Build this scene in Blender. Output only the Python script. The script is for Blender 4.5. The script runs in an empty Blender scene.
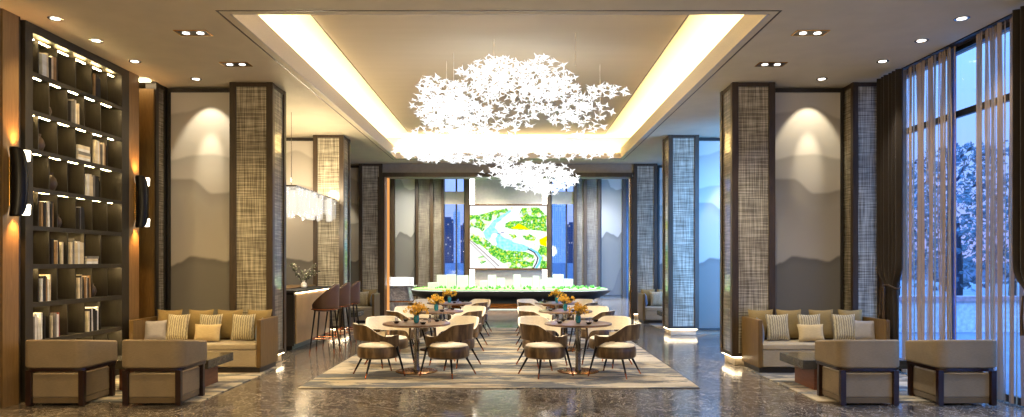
import bpy, bmesh, math, random
from mathutils import Vector, noise, Matrix
R = math.radians
PI = math.pi
random.seed(7)
sc = bpy.context.scene
col = sc.collection
F = 720.0; PX = 515.0; PY = 262.0; EYE = 1.75; H = 4.78   # focal length in pixels, vanishing point, eye height, ceiling height

def X(px, d): return (px - PX) * d / F
def Z(py, d): return EYE + (PY - py) * d / F

# ------------------------------------------------------------------ camera
cd = bpy.data.cameras.new('camera'); cam = bpy.data.objects.new('camera', cd); col.objects.link(cam)
cam.location = (0, 0, EYE); cam.rotation_euler = (R(90), 0, 0)
cd.sensor_width = 36; cd.lens = F / 1024 * 36
cd.shift_x = -(PX - 512) / 1024; cd.shift_y = (PY - 208.5) / 1024
cd.clip_start = .05; cd.clip_end = 6000
sc.camera = cam
sc.view_settings.view_transform = 'Standard'
try: sc.view_settings.look = 'None'
except Exception: pass
sc.view_settings.exposure = 0.8
sc.view_settings.gamma = 1
sc.view_settings.use_curve_mapping = False
sc.cycles.use_denoising = True
sc.cycles.max_bounces = 8
sc.cycles.diffuse_bounces = 4
sc.cycles.glossy_bounces = 3
sc.cycles.transparent_max_bounces = 24
sc.cycles.caustics_reflective = False
sc.cycles.caustics_refractive = False
sc.cycles.sample_clamp_indirect = 4

# ------------------------------------------------------------------ materials
def s2l(c):
    return tuple(((v / 255) / 12.92 if v / 255 <= .04045 else ((v / 255 + .055) / 1.055) ** 2.4) for v in c)

class NT:
    def __init__(s, name):
        s.m = bpy.data.materials.new(name); s.m.use_nodes = True
        s.n = s.m.node_tree.nodes; s.l = s.m.node_tree.links; s.n.clear()
        s.out = s.n.new('ShaderNodeOutputMaterial')
    def node(s, t, **k):
        n = s.n.new(t)
        for a, v in k.items(): setattr(n, a, v)
        return n
    def link(s, a, b): s.l.new(a, b)
    def val(s, sock, v):
        if isinstance(v, bpy.types.NodeSocket): s.l.new(v, sock)
        else: sock.default_value = v
    def math(s, op, a, b=0.0, c=0.0):
        n = s.node('ShaderNodeMath', operation=op)
        s.val(n.inputs[0], a); s.val(n.inputs[1], b); s.val(n.inputs[2], c)
        return n.outputs[0]
    def coords(s):
        t = s.node('ShaderNodeTexCoord'); return t.outputs['Object']
    def sep(s, v):
        n = s.node('ShaderNodeSeparateXYZ'); s.link(v, n.inputs[0]); return n.outputs
    def comb(s, x, y, z):
        n = s.node('ShaderNodeCombineXYZ')
        for i, v in enumerate((x, y, z)): s.val(n.inputs[i], v)
        return n.outputs[0]
    def mapping(s, v, scale):
        n = s.node('ShaderNodeMapping'); s.link(v, n.inputs[0]); n.inputs['Scale'].default_value = scale; return n.outputs[0]
    def noise(s, v, scale=1, detail=3, rough=.5, dist=0):
        n = s.node('ShaderNodeTexNoise'); s.link(v, n.inputs['Vector'])
        n.inputs['Scale'].default_value = scale; n.inputs['Detail'].default_value = detail
        n.inputs['Roughness'].default_value = rough; n.inputs['Distortion'].default_value = dist
        return n.outputs[0]
    def ramp(s, f, stops, interp='LINEAR'):
        n = s.node('ShaderNodeValToRGB'); s.link(f, n.inputs[0]); e = n.color_ramp; e.interpolation = interp
        while len(e.elements) < len(stops): e.elements.new(.5)
        for el, (p, c) in zip(e.elements, stops):
            el.position = p; el.color = (*c, 1) if len(c) == 3 else c
        return n.outputs[0]
    def mix(s, f, a, b, blend='MIX'):
        n = s.node('ShaderNodeMix', data_type='RGBA', blend_type=blend)
        s.val(n.inputs[0], f)
        for i, v in ((6, a), (7, b)):
            if isinstance(v, tuple): v = (*v, 1) if len(v) == 3 else v
            s.val(n.inputs[i], v)
        return n.outputs[2]
    def pbr(s, color, rough=.6, metal=0, bump=None, bstr=.3, bdist=.01, coat=0, sheen=0, spec=.5, emit=None, estr=0):
        p = s.node('ShaderNodeBsdfPrincipled')
        if isinstance(color, tuple): color = (*color, 1) if len(color) == 3 else color
        s.val(p.inputs['Base Color'], color); s.val(p.inputs['Roughness'], rough)
        p.inputs['Metallic'].default_value = metal; p.inputs['Coat Weight'].default_value = coat
        p.inputs['Coat Roughness'].default_value = .05
        p.inputs['Sheen Weight'].default_value = sheen; p.inputs['Specular IOR Level'].default_value = spec
        if bump is not None:
            b = s.node('ShaderNodeBump'); b.inputs['Strength'].default_value = bstr; b.inputs['Distance'].default_value = bdist
            s.link(bump, b.inputs['Height']); s.link(b.outputs[0], p.inputs['Normal'])
        if emit is not None:
            s.val(p.inputs['Emission Color'], (*emit, 1) if isinstance(emit, tuple) else emit)
            p.inputs['Emission Strength'].default_value = estr
        s.link(p.outputs[0], s.out.inputs[0])
        return p

MT = {}
def simple(key, c, rough=.6, metal=0, var=.12, scale=8, bump=.15, stretch=(1, 1, 1), **k):
    n = NT(key); lc = s2l(c); co = n.mapping(n.coords(), stretch)
    f = n.noise(co, scale, 4)
    d = tuple(max(0, v * (1 - var * 2)) for v in lc); b = tuple(min(1, v * (1 + var * 2)) for v in lc)
    n.pbr(n.ramp(f, [(.3, d), (.7, b)]), rough, metal, bump=f if bump else None, bstr=bump, **k)
    MT[key] = n.m; return n.m
def emis(key, c, st, sample=True):
    n = NT(key); e = n.node('ShaderNodeEmission'); e.inputs[0].default_value = (*c, 1); e.inputs[1].default_value = st
    n.link(e.outputs[0], n.out.inputs[0]); MT[key] = n.m
    if not sample: n.m.cycles.emission_sampling = 'NONE'
    return n.m
def fabric(key, c, rough=.9, sheen=.2, freq=260, var=.1, big=3):
    n = NT(key); o = n.sep(n.coords()); lc = s2l(c)
    u = n.math('ADD', o[0], o[1])
    w = n.math('MULTIPLY', n.math('SINE', n.math('MULTIPLY', u, freq)), n.math('SINE', n.math('MULTIPLY', o[2], freq)))
    f = n.noise(n.coords(), big, 3); g = n.noise(n.mapping(n.coords(), (12, 12, 90)), 2, 3)
    h = n.math('ADD', n.math('MULTIPLY', f, .5), n.math('MULTIPLY', g, .5))
    cc = n.ramp(h, [(.3, tuple(v * (1 - 2 * var) for v in lc)), (.7, tuple(min(1, v * (1 + 2 * var)) for v in lc))])
    n.pbr(cc, rough, 0, bump=w, bstr=.15, bdist=.002, sheen=sheen); MT[key] = n.m; return n.m
def wood(key, a, b, rough=.4, stretch=(6, 6, .6), scale=4, coat=0):
    n = NT(key); f = n.noise(n.mapping(n.coords(), stretch), scale, 5, .6, 1.2)
    n.pbr(n.ramp(f, [(.3, s2l(a)), (.7, s2l(b))]), rough, 0, bump=f, bstr=.08, coat=coat); MT[key] = n.m; return n.m

simple('ceiling_paint', (204, 192, 166), .8, var=.02, scale=3, bump=.02)
simple('ceiling_inner', (182, 168, 146), .8, var=.012, scale=2, bump=.02, stretch=(.3, 2, 1))
simple('riser_paint', (196, 188, 178), .7, var=.04, scale=60, bump=.1)
simple('cove_paint', (240, 225, 190), .8, var=.01, bump=0)
simple('dark_trim', (62, 46, 36), .45, var=.1, bump=.05)
simple('wall_paint', (150, 138, 120), .8, var=.04, bump=.05)
simple('back_panel', (176, 168, 155), .7, var=.03, bump=.02)
wood('dark_wood', (50, 38, 24), (74, 57, 38), .4)
wood('black_wood', (34, 29, 25), (48, 42, 36), .35)
wood('shelf_wood', (40, 36, 29), (54, 49, 39), .5)
wood('olive_wood', (62, 47, 24), (82, 64, 34), .6)  # back board wood tinted olive to imitate the golden LED light
wood('wall_veneer', (120, 92, 54), (148, 116, 74), .45, (9, 9, .5), 5)
wood('honey_wood', (92, 68, 32), (120, 92, 48), .4, (8, 8, .8))
wood('red_wood', (28, 11, 8), (42, 18, 12), .3, (3, 3, 8), coat=.2)
wood('walnut_top', (92, 66, 48), (124, 92, 68), .35, (1, 8, 8), 4, coat=.3)
wood('block_wood', (96, 54, 34), (124, 74, 48), .4, (1, 1, 9))
simple('black_metal', (24, 22, 22), .35, .6, bump=0)
simple('bronze', (140, 92, 50), .25, 1, var=.08, bump=0)
simple('copper', (205, 126, 84), .25, 1, var=.05, bump=0)
simple('brass', (214, 160, 84), .22, 1, var=.04, bump=0)
simple('steel', (150, 146, 140), .18, 1, var=.03, bump=0)
simple('dark_steel', (70, 74, 84), .3, .7, bump=0)
simple('blue_frame', (40, 84, 160), .4, .3, bump=0)
fabric('armchair_fabric', (134, 117, 92), sheen=.05)
fabric('armchair_skirt', (100, 82, 56))
fabric('sofa_fabric', (166, 150, 122))
fabric('olive_fabric', (138, 116, 70), big=5)
fabric('cream_fabric', (190, 168, 124))
fabric('grey_fabric', (150, 146, 146))
fabric('blue_fabric', (88, 98, 112))
fabric('seat_cream', (228, 214, 188), sheen=.1)
fabric('stool_leather', (72, 46, 28), rough=.45, sheen=.03, freq=40)
fabric('drape', (46, 36, 26), rough=.95)
# brushed brown velvet on the dining chairs: patches of nap
n = NT('brown_velvet'); f = n.noise(n.mapping(n.coords(), (6, 6, 1.6)), 1.8, 4, .5)
n.pbr(n.ramp(f, [(.3, s2l((58, 40, 20))), (.5, s2l((90, 66, 36))), (.7, s2l((140, 112, 72)))]), .42, 0, sheen=.06); MT['brown_velvet'] = n.m
# striped pillow
def striped(key, a, b, freq):
    n = NT(key); o = n.sep(n.coords()); w = n.noise(n.coords(), 30, 2)
    s_ = n.math('SINE', n.math('ADD', n.math('MULTIPLY', o[0], freq), n.math('MULTIPLY', w, 5)))
    n.pbr(n.ramp(n.math('MULTIPLY_ADD', s_, .5, .5), [(.2, s2l(a)), (.8, s2l(b))]), .9, 0, bump=s_, bstr=.3, bdist=.004, sheen=.2); MT[key] = n.m
striped('stripe_fabric', (132, 122, 100), (188, 176, 146), 170)

# marble floor: tiles of one slab set, veins, thin joints
n = NT('marble_floor'); co = n.coords(); o = n.sep(co)
a = n.noise(n.mapping(co, (1, 1.6, 1)), 1.3, 8, .68, 1.6)
v = n.noise(n.mapping(co, (1.3, 1, 1)), 2.1, 7, .6, 3.0)
vein = n.math('ABSOLUTE', n.math('SUBTRACT', v, .5))
base = n.ramp(a, [(.3, s2l((60, 55, 50))), (.5, s2l((96, 88, 80))), (.72, s2l((138, 127, 114)))])
vm = n.ramp(vein, [(0, (1, 1, 1)), (.02, (0, 0, 0))])
c1 = n.mix(vm, base, s2l((176, 164, 148)))
br = n.node('ShaderNodeTexBrick'); n.link(co, br.inputs[0]); br.inputs['Scale'].default_value = 1; br.offset = 0
br.inputs['Brick Width'].default_value = 1.2; br.inputs['Row Height'].default_value = 1.2; br.inputs['Mortar Size'].default_value = .004
br.inputs['Color1'].default_value = (.82, .82, .82, 1); br.inputs['Color2'].default_value = (1.12, 1.12, 1.12, 1); br.inputs['Mortar'].default_value = (.45, .45, .45, 1)
n.pbr(n.mix(1, c1, br.outputs[0], 'MULTIPLY'), n.ramp(a, [(.3, (.10, .10, .10)), (.7, (.2, .2, .2))]), 0, spec=.5); MT['marble_floor'] = n.m
# grey marble for stands
n = NT('grey_marble'); co = n.coords(); a = n.noise(co, 2.2, 8, .6, 2.5)
n.pbr(n.ramp(a, [(.35, s2l((140, 138, 134))), (.5, s2l((176, 173, 168))), (.56, s2l((222, 218, 210))), (.6, s2l((164, 161, 156)))]), .2); MT['grey_marble'] = n.m
# dark stone table top
n = NT('dark_stone'); a = n.noise(n.coords(), 6, 6, .6, 1); n.pbr(n.ramp(a, [(.3, s2l((48, 44, 36))), (.7, s2l((84, 78, 66)))]), .22); MT['dark_stone'] = n.m

# rug: cream with brushed streaks in grey, ochre and slate
def rug(key, off):
    n = NT(key); co = n.coords(); ad = n.node('ShaderNodeVectorMath', operation='ADD'); n.link(co, ad.inputs[0]); ad.inputs[1].default_value = off
    co = ad.outputs[0]
    a = n.noise(n.mapping(co, (.5, 2.1, 1)), 1.15, 8, .72, .4)
    b = n.noise(n.mapping(co, (.3, 2.2, 1)), 1.3, 6, .7, .8)
    c = n.noise(n.mapping(co, (14, 60, 1)), 2, 2)
    k1 = n.ramp(a, [(.49, (0, 0, 0)), (.525, (.95, .95, .95)), (.61, (.95, .95, .95)), (.65, (.3, .3, .3))]); k2 = n.ramp(b, [(.54, (0, 0, 0)), (.62, (.75, .75, .75))])
    base = n.mix(n.ramp(n.noise(n.mapping(co, (.6, 3, 1)), 1.1, 5), [(.4, (0, 0, 0)), (.65, (1, 1, 1))]), s2l((198, 184, 158)), s2l((158, 146, 124)))
    c2 = n.mix(k2, base, s2l((160, 126, 80)))
    c3 = n.mix(k1, c2, s2l((78, 82, 86)))
    n.pbr(n.mix(.25, c3, n.ramp(c, [(.3, (.25, .25, .25)), (.7, (1, 1, 1))]), 'MULTIPLY'), .95, 0, bump=c, bstr=.3, bdist=.004, sheen=.1); MT[key] = n.m
rug('rug', (0, 0, 0)); rug('rug_b', (9.3, 3.1, 0)); rug('rug_c', (21.7, 5.3, 0))

# linen weave behind glass
def weave(key, dark, lite, rough=.5, coat=.35, freq=42):
    n = NT(key); o = n.sep(n.coords()); u = n.math('ADD', o[0], o[1]); z = o[2]
    a = n.noise(n.comb(n.math('MULTIPLY', u, freq), n.math('MULTIPLY', z, 1.4), 0), 1, 2, .6)
    b = n.noise(n.comb(n.math('MULTIPLY', u, 1.6), n.math('MULTIPLY', z, freq * .8), 3.0), 1, 2, .6)
    c = n.noise(n.comb(n.math('MULTIPLY', u, 3), n.math('MULTIPLY', z, 2), 7.0), 1, 2)
    ta = n.ramp(a, [(.42, (0, 0, 0)), (.62, (1, 1, 1))]); tb = n.ramp(b, [(.42, (0, 0, 0)), (.62, (1, 1, 1))])
    s_ = n.math('ADD', n.math('MULTIPLY', ta, .5), n.math('MULTIPLY', tb, .5))
    s_ = n.math('ADD', s_, n.math('MULTIPLY', n.math('SUBTRACT', c, .5), .7))
    n.pbr(n.ramp(s_, [(.05, s2l(dark)), (.5, tuple((p + q) / 2.3 for p, q in zip(s2l(dark), s2l(lite)))), (1, s2l(lite))]), rough, 0, coat=coat, spec=.3); MT[key] = n.m
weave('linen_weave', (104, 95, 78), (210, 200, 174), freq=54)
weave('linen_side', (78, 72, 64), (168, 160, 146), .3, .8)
weave('linen_fine', (84, 78, 70), (146, 138, 126), .5, .3, 60)

# vertex colour picture, lit and unlit
def vcol(key, emit=0):
    n = NT(key); a = n.node('ShaderNodeAttribute', attribute_name='Col')
    if emit:
        e = n.node('ShaderNodeEmission'); n.link(a.outputs[0], e.inputs[0]); e.inputs[1].default_value = emit; n.link(e.outputs[0], n.out.inputs[0])
    else: n.pbr(a.outputs[0], .65)
    MT[key] = n.m
vcol('mural_paint'); vcol('screen_picture', .72)

# glass, sheer cloth, crystal
def glassy(key, tint, gloss=.12, rough=.03, body=None, bw=0):
    n = NT(key); t = n.node('ShaderNodeBsdfTransparent'); t.inputs[0].default_value = (*tint, 1)
    g = n.node('ShaderNodeBsdfGlossy'); g.inputs['Roughness'].default_value = rough
    m = n.node('ShaderNodeMixShader'); m.inputs[0].default_value = gloss; n.link(t.outputs[0], m.inputs[1]); n.link(g.outputs[0], m.inputs[2])
    o = m.outputs[0]
    if body:
        d = n.node('ShaderNodeBsdfDiffuse'); d.inputs[0].default_value = (*s2l(body), 1)
        m2 = n.node('ShaderNodeMixShader'); m2.inputs[0].default_value = bw; n.link(o, m2.inputs[1]); n.link(d.outputs[0], m2.inputs[2]); o = m2.outputs[0]
    n.link(o, n.out.inputs[0]); MT[key] = n.m
glassy('window_glass', (.94, .96, 1), .06)
glassy('tumbler_glass', (.9, .9, .9), .2)
glassy('acrylic', (.97, .98, 1), .08, .2, (244, 246, 250), .62)
n = NT('crystal'); t = n.node('ShaderNodeBsdfTransparent'); e = n.node('ShaderNodeEmission'); e.inputs[0].default_value = (1, .9, .74, 1)
o = n.sep(n.coords()); e.inputs[1].default_value = .8
g = n.node('ShaderNodeBsdfGlossy'); g.inputs['Roughness'].default_value = .1
m = n.node('ShaderNodeMixShader'); m.inputs[0].default_value = .32; n.link(t.outputs[0], m.inputs[1]); n.link(e.outputs[0], m.inputs[2])
m2 = n.node('ShaderNodeMixShader'); m2.inputs[0].default_value = .15; n.link(m.outputs[0], m2.inputs[1]); n.link(g.outputs[0], m2.inputs[2])
n.link(m2.outputs[0], n.out.inputs[0]); n.m.cycles.emission_sampling = 'NONE'; MT['crystal'] = n.m
# sheer voile: dense threads gather in bands, open between them
n = NT('sheer'); o = n.sep(n.coords())
f1 = n.noise(n.comb(n.math('MULTIPLY', o[1], 25), 0.0, 0.0), 1, 1.5, .5)
dens = n.ramp(f1, [(.48, (.10, .10, .10)), (.51, (.97, .97, .97))])
d = n.node('ShaderNodeBsdfDiffuse'); d.inputs[0].default_value = (*s2l((168, 144, 114)), 1)
tr = n.node('ShaderNodeBsdfTranslucent'); tr.inputs[0].default_value = (*s2l((200, 190, 180)), 1)
ms = n.node('ShaderNodeMixShader'); ms.inputs[0].default_value = .10; n.link(d.outputs[0], ms.inputs[1]); n.link(tr.outputs[0], ms.inputs[2])
t = n.node('ShaderNodeBsdfTransparent'); m = n.node('ShaderNodeMixShader')
n.link(dens, m.inputs[0]); n.link(t.outputs[0], m.inputs[1]); n.link(ms.outputs[0], m.inputs[2]); n.link(m.outputs[0], n.out.inputs[0]); MT['sheer'] = n.m

emis('led_warm', (1, .74, .42), 9)
emis('led_column', (1, .80, .52), 12)
emis('led_shelf', (1, .72, .32), 60)
emis('led_white', (1, .93, .82), 6)
emis('led_edge', (.9, 1, .85), .7)
emis('lamp_face', (1, .95, .88), 4, False)
emis('sconce_glow', (1, .86, .62), 5)
emis('star_light', (1, 1, 1), 1.0, False)
simple('lit_acrylic', (196, 198, 204), .3, bump=0, var=.02, emit=(1, .98, .95), estr=.06)  # slight emission added to brighten the model towers
emis('amber_strip', (1, .42, .12), .55)
emis('lit_bar', (1, .78, .5), .55)
simple('bar_front', (168, 138, 98), .5, var=.06, scale=3)
simple('plinth_stone', (158, 144, 120), .5, bump=0)
simple('teal_glass', (22, 118, 128), .15, var=.15, bump=0, coat=.6)
simple('yellow_bloom', (222, 160, 30), .7, var=.3, scale=30, bump=0)
simple('stem_green', (92, 92, 44), .7)
simple('black_ceramic', (20, 20, 22), .25, bump=0)
simple('white_ceramic', (225, 220, 212), .3, bump=0)
simple('brown_ceramic', (74, 58, 44), .35, bump=.05)
simple('leaf_olive', (84, 88, 62), .6, var=.25, scale=20)
simple('blossom_white', (226, 216, 200), .7)
simple('lawn', (120, 186, 92), .9, var=.25, scale=14, emit=s2l((150, 220, 110)), estr=.08)  # faint emission added, so the model lawn glows without a lamp
simple('model_tree', (86, 160, 66), .9, var=.3, scale=10)
simple('black_lacquer', (22, 22, 25), .5, bump=0)
simple('pages', (236, 228, 212), .8, var=.08, scale=60, stretch=(1, 20, 1))
for k, c in {'book_white': (242, 238, 230), 'book_cream': (222, 208, 180), 'book_black': (30, 28, 28), 'book_grey': (120, 116, 110), 'book_red': (134, 42, 32), 'book_tan': (158, 124, 84)}.items():
    simple(k, c, .6, bump=0)
simple('tree_leaf', (80, 94, 104), .8, var=.35, scale=6)
simple('bark', (60, 52, 48), .9)
simple('paving', (112, 112, 120), .85, var=.1, scale=1)
simple('far_ground', (44, 48, 66), .9)
simple('plaster_white', (205, 200, 200), .8)
simple('plaster_rose', (176, 140, 140), .8)
# far towers: grid of windows, some of them lit
def tower_mat(key, wall, glassc, lit):
    n = NT(key); o = n.sep(n.coords()); u = n.math('ADD', o[0], o[1])
    br = n.node('ShaderNodeTexBrick'); n.link(n.comb(u, o[2], 0), br.inputs[0]); br.offset = 0
    br.inputs['Scale'].default_value = 1; br.inputs['Brick Width'].default_value = 4; br.inputs['Row Height'].default_value = 4
    br.inputs['Mortar Size'].default_value = 1.0; br.inputs['Mortar Smooth'].default_value = 0
    br.inputs['Color1'].default_value = (*s2l(glassc), 1); br.inputs['Color2'].default_value = (*s2l(glassc), 1); br.inputs['Mortar'].default_value = (*s2l(wall), 1)
    wn = n.node('ShaderNodeTexWhiteNoise'); n.link(n.comb(n.math('FLOOR', n.math('DIVIDE', u, 4)), n.math('FLOOR', n.math('DIVIDE', o[2], 4)), 0), wn.inputs[0])
    on = n.math('MULTIPLY', n.math('GREATER_THAN', wn.outputs[0], 1 - lit), n.math('SUBTRACT', 1.0, br.outputs['Fac']))
    p = n.pbr(br.outputs[0], .4); p.inputs['Emission Color'].default_value = (1, .85, .6, 1); n.link(n.math('MULTIPLY', on, .45), p.inputs['Emission Strength'])
    n.m.cycles.emission_sampling = 'NONE'; MT[key] = n.m
tower_mat('tower_dark', (58, 62, 84), (34, 40, 66), .1); tower_mat('tower_pale', (190, 190, 205), (120, 130, 165), .12)

# ------------------------------------------------------------------ mesh helpers
class MB:
    def __init__(s): s.bm = bmesh.new()
    def box(s, x0, x1, y0, y1, z0, z1, mi=0):
        v = [s.bm.verts.new(p) for p in ((x0, y0, z0), (x1, y0, z0), (x1, y1, z0), (x0, y1, z0), (x0, y0, z1), (x1, y0, z1), (x1, y1, z1), (x0, y1, z1))]
        for f in ((0, 3, 2, 1), (4, 5, 6, 7), (0, 1, 5, 4), (1, 2, 6, 5), (2, 3, 7, 6), (3, 0, 4, 7)):
            s.bm.faces.new([v[i] for i in f]).material_index = mi
        return s
    def lathe(s, prof, n=24, c=(0, 0, 0), mi=0, cap=True):
        rings = []
        for r, z in prof:
            rings.append([s.bm.verts.new((c[0] + r * math.cos(2 * PI * i / n), c[1] + r * math.sin(2 * PI * i / n), c[2] + z)) for i in range(n)])
        for a, b in zip(rings, rings[1:]):
            for i in range(n): s.bm.faces.new((a[i], a[(i + 1) % n], b[(i + 1) % n], b[i])).material_index = mi
        if cap:
            s.bm.faces.new(list(reversed(rings[0]))).material_index = mi; s.bm.faces.new(rings[-1]).material_index = mi
        return s
    def tube(s, pts, r, n=8, mi=0):
        pts = [Vector(p) for p in pts]; rr = r if isinstance(r, (list, tuple)) else [r] * len(pts); rings = []
        for i, p in enumerate(pts):
            d = (pts[min(i + 1, len(pts) - 1)] - pts[max(i - 1, 0)]).normalized()
            a = d.orthogonal().normalized() if abs(d.z) < .9 else d.cross(Vector((0, 1, 0))).normalized()
            if i and rings:
                a = (la - d * la.dot(d)).normalized()
            la = a; b = d.cross(a)
            rings.append([s.bm.verts.new(p + (a * math.cos(2 * PI * k / n) + b * math.sin(2 * PI * k / n)) * rr[i]) for k in range(n)])
        for a, b in zip(rings, rings[1:]):
            for k in range(n): s.bm.faces.new((a[k], a[(k + 1) % n], b[(k + 1) % n], b[k])).material_index = mi
        s.bm.faces.new(list(reversed(rings[0]))).material_index = mi; s.bm.faces.new(rings[-1]).material_index = mi
        return s
    def prism(s, out, z0, z1, mi=0):
        a = [s.bm.verts.new((x, y, z0)) for x, y in out]; b = [s.bm.verts.new((x, y, z1)) for x, y in out]; n = len(out)
        s.bm.faces.new(list(reversed(a))).material_index = mi; s.bm.faces.new(b).material_index = mi
        for i in range(n): s.bm.faces.new((a[i], a[(i + 1) % n], b[(i + 1) % n], b[i])).material_index = mi
        return s
    def grid(s, f, nu, nv, mi=0, cu=False, cv=False):
        vs = [[s.bm.verts.new(f(i / nu, j / nv)) for j in range(nv + (0 if cv else 1))] for i in range(nu + (0 if cu else 1))]
        for i in range(nu):
            for j in range(nv):
                i2 = (i + 1) % len(vs); j2 = (j + 1) % len(vs[0])
                s.bm.faces.new((vs[i][j], vs[i2][j], vs[i2][j2], vs[i][j2])).material_index = mi
        return vs
    def build(s, name, mats, parent=None, smooth=False, bevel=0, solid=0, sub=0, seg=2, loc=None):
        bmesh.ops.recalc_face_normals(s.bm, faces=s.bm.faces[:])
        me = bpy.data.meshes.new(name); s.bm.to_mesh(me); s.bm.free()
        if not isinstance(mats, (list, tuple)): mats = [mats]
        for m_ in mats: me.materials.append(MT[m_])
        if smooth:
            me.shade_smooth(); me.set_sharp_from_angle(angle=R(40))
        o = bpy.data.objects.new(name, me); col.objects.link(o)
        if loc: o.location = loc
        if parent: o.parent = parent
        if solid:
            k = o.modifiers.new('s', 'SOLIDIFY'); k.thickness = solid; k.offset = 0
        if bevel:
            k = o.modifiers.new('b', 'BEVEL'); k.width = bevel; k.segments = seg; k.limit_method = 'ANGLE'
            me.shade_smooth(); k.harden_normals = True
        if sub:
            k = o.modifiers.new('u', 'SUBSURF'); k.levels = sub; k.render_levels = sub
        return o
def tag(o, label=None, cat=None, group=None, kind=None):
    if label: o['label'] = label
    if cat: o['category'] = cat
    if group: o['group'] = group
    if kind: o['kind'] = kind
    return o
def thing(name, label, cat, loc=(0, 0, 0), rz=0, group=None, kind=None):
    o = bpy.data.objects.new(name, None); o.empty_display_size = .1; col.objects.link(o)
    o.location = loc; o.rotation_euler = (0, 0, rz); return tag(o, label, cat, group, kind)
def dup(r0, loc, rz, label, group=None):
    r = r0.copy(); col.objects.link(r); r.location = loc; r.rotation_euler = (0, 0, rz); r['label'] = label
    if group: r['group'] = group
    for ch in r0.children:
        c = ch.copy(); col.objects.link(c); c.parent = r
        for g in ch.children:
            d_ = g.copy(); col.objects.link(d_); d_.parent = c
    return r
def struct(mb, name, mats, label=None, **k):
    o = mb.build(name, mats, **k); o['kind'] = 'structure'
    if label: o['label'] = label
    return o
def lamp(kind, name, loc, energy, color, size=.1, rot=(0, 0, 0), sizey=None, spot=60, blend=.6, parent=None):
    l = bpy.data.lights.new(name, kind); l.energy = energy; l.color = color
    if kind == 'AREA':
        l.size = size
        if sizey: l.shape = 'RECTANGLE'; l.size_y = sizey
    elif kind == 'SPOT': l.shadow_soft_size = size; l.spot_size = R(spot); l.spot_blend = blend
    else: l.shadow_soft_size = size
    o = bpy.data.objects.new(name, l); col.objects.link(o); o.location = loc; o.rotation_euler = rot
    if parent: o.parent = parent
    return o
WARM = (1, .78, .44); NEUT = (1, .90, .70); WL = (1, .73, .37); WR_ = (1, .90, .74)

# ------------------------------------------------------------------ the room
XL, XR = -6.12, 6.14
struct(MB().box(-6.7, 6.5, -2, 35.3, -.2, 0), 'floor', 'marble_floor')
# ceiling with the long recessed tray
TX0, TX1, TY0, TY1 = -3.464, 3.085, 8.82, 21.0
mb = MB()
mb.box(-6.7, TX0 - .03, -2, 22.9, H, H + .1); mb.box(TX1 + .03, 6.5, -2, 22.9, H, H + .1)
mb.box(TX0 - .03, TX1 + .03, -2, TY0 - .03, H, H + .1); mb.box(TX0 - .03, TX1 + .03, TY1 + .03, 22.9, H, H + .1)
struct(mb, 'ceiling', 'ceiling_paint', 'beige plaster ceiling around the recessed tray')
mb = MB(); t = .03
mb.box(TX0 - t, TX0, TY0, TY1, H, H + .30); mb.box(TX1, TX1 + t, TY0, TY1, H, H + .30)
mb.box(TX0, TX1, TY0 - t, TY0, H, H + .30); mb.box(TX0, TX1, TY1, TY1 + t, H, H + .16)
struct(mb, 'trim_1', 'riser_paint', 'grey upstand around the opening of the ceiling tray')
mb = MB(); UZ = EYE + 3.70
mb.box(-4.0, 3.62, TY0 - .5, TY1 + .55, UZ, UZ + .1)
mb.box(-4.05, -4.0, TY0 - .5, TY1 + .55, H + .1, UZ); mb.box(3.62, 3.67, TY0 - .5, TY1 + .55, H + .1, UZ)
mb.box(-4.0, 3.62, TY0 - .55, TY0 - .5, H + .1, UZ); mb.box(-4.0, 3.62, TY1 + .5, TY1 + .55, H + .1, UZ)
struct(mb, 'ceiling_tray', 'cove_paint', 'pale plaster lining of the lit ceiling cove')
IX0, IX1, IY0, IY1 = -3.03, 2.58, 9.2, 20.75
struct(MB().box(IX0, IX1, IY0, IY1, UZ - .012, UZ - .002), 'ceiling_panel', 'ceiling_inner', 'large beige ceiling panel inside the tray')
def rect_line(x0, x1, y0, y1, z0, z1, w):
    return MB().box(x0 - w, x0, y0 - w, y1 + w, z0, z1).box(x1, x1 + w, y0 - w, y1 + w, z0, z1).box(x0, x1, y0 - w, y0, z0, z1).box(x0, x1, y1, y1 + w, z0, z1)
struct(rect_line(IX0, IX1, IY0, IY1, UZ - .016, UZ - .002, .02), 'trim_2', 'dark_trim', 'thin dark line framing the inner ceiling panel')
struct(rect_line(-3.585, 3.195, 8.69, 21.3, H - .004, H - .0005, .022), 'trim_3', 'dark_trim', 'thin dark shadow line around the ceiling tray')

# cove lamps behind the upstand
CW = 48
lamp('AREA', 'cove_lamp', (TX0 - .25, (TY0 + TY1) / 2, H + .14), 150, (1, .82, .46), .10, (PI, 0, 0), TY1 - TY0)
lamp('AREA', 'cove_lamp', (TX1 + .25, (TY0 + TY1) / 2, H + .14), 150, (1, .82, .46), .10, (PI, 0, 0), TY1 - TY0)
lamp('AREA', 'cove_lamp', ((TX0 + TX1) / 2, TY1 + .25, H + .14), 85, (1, .82, .46), TX1 - TX0, (PI, 0, 0), .10)
lamp('AREA', 'cove_lamp', ((TX0 + TX1) / 2, TY0 - .25, H + .14), 40, (1, .82, .46), TX1 - TX0, (PI, 0, 0), .10)

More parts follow.
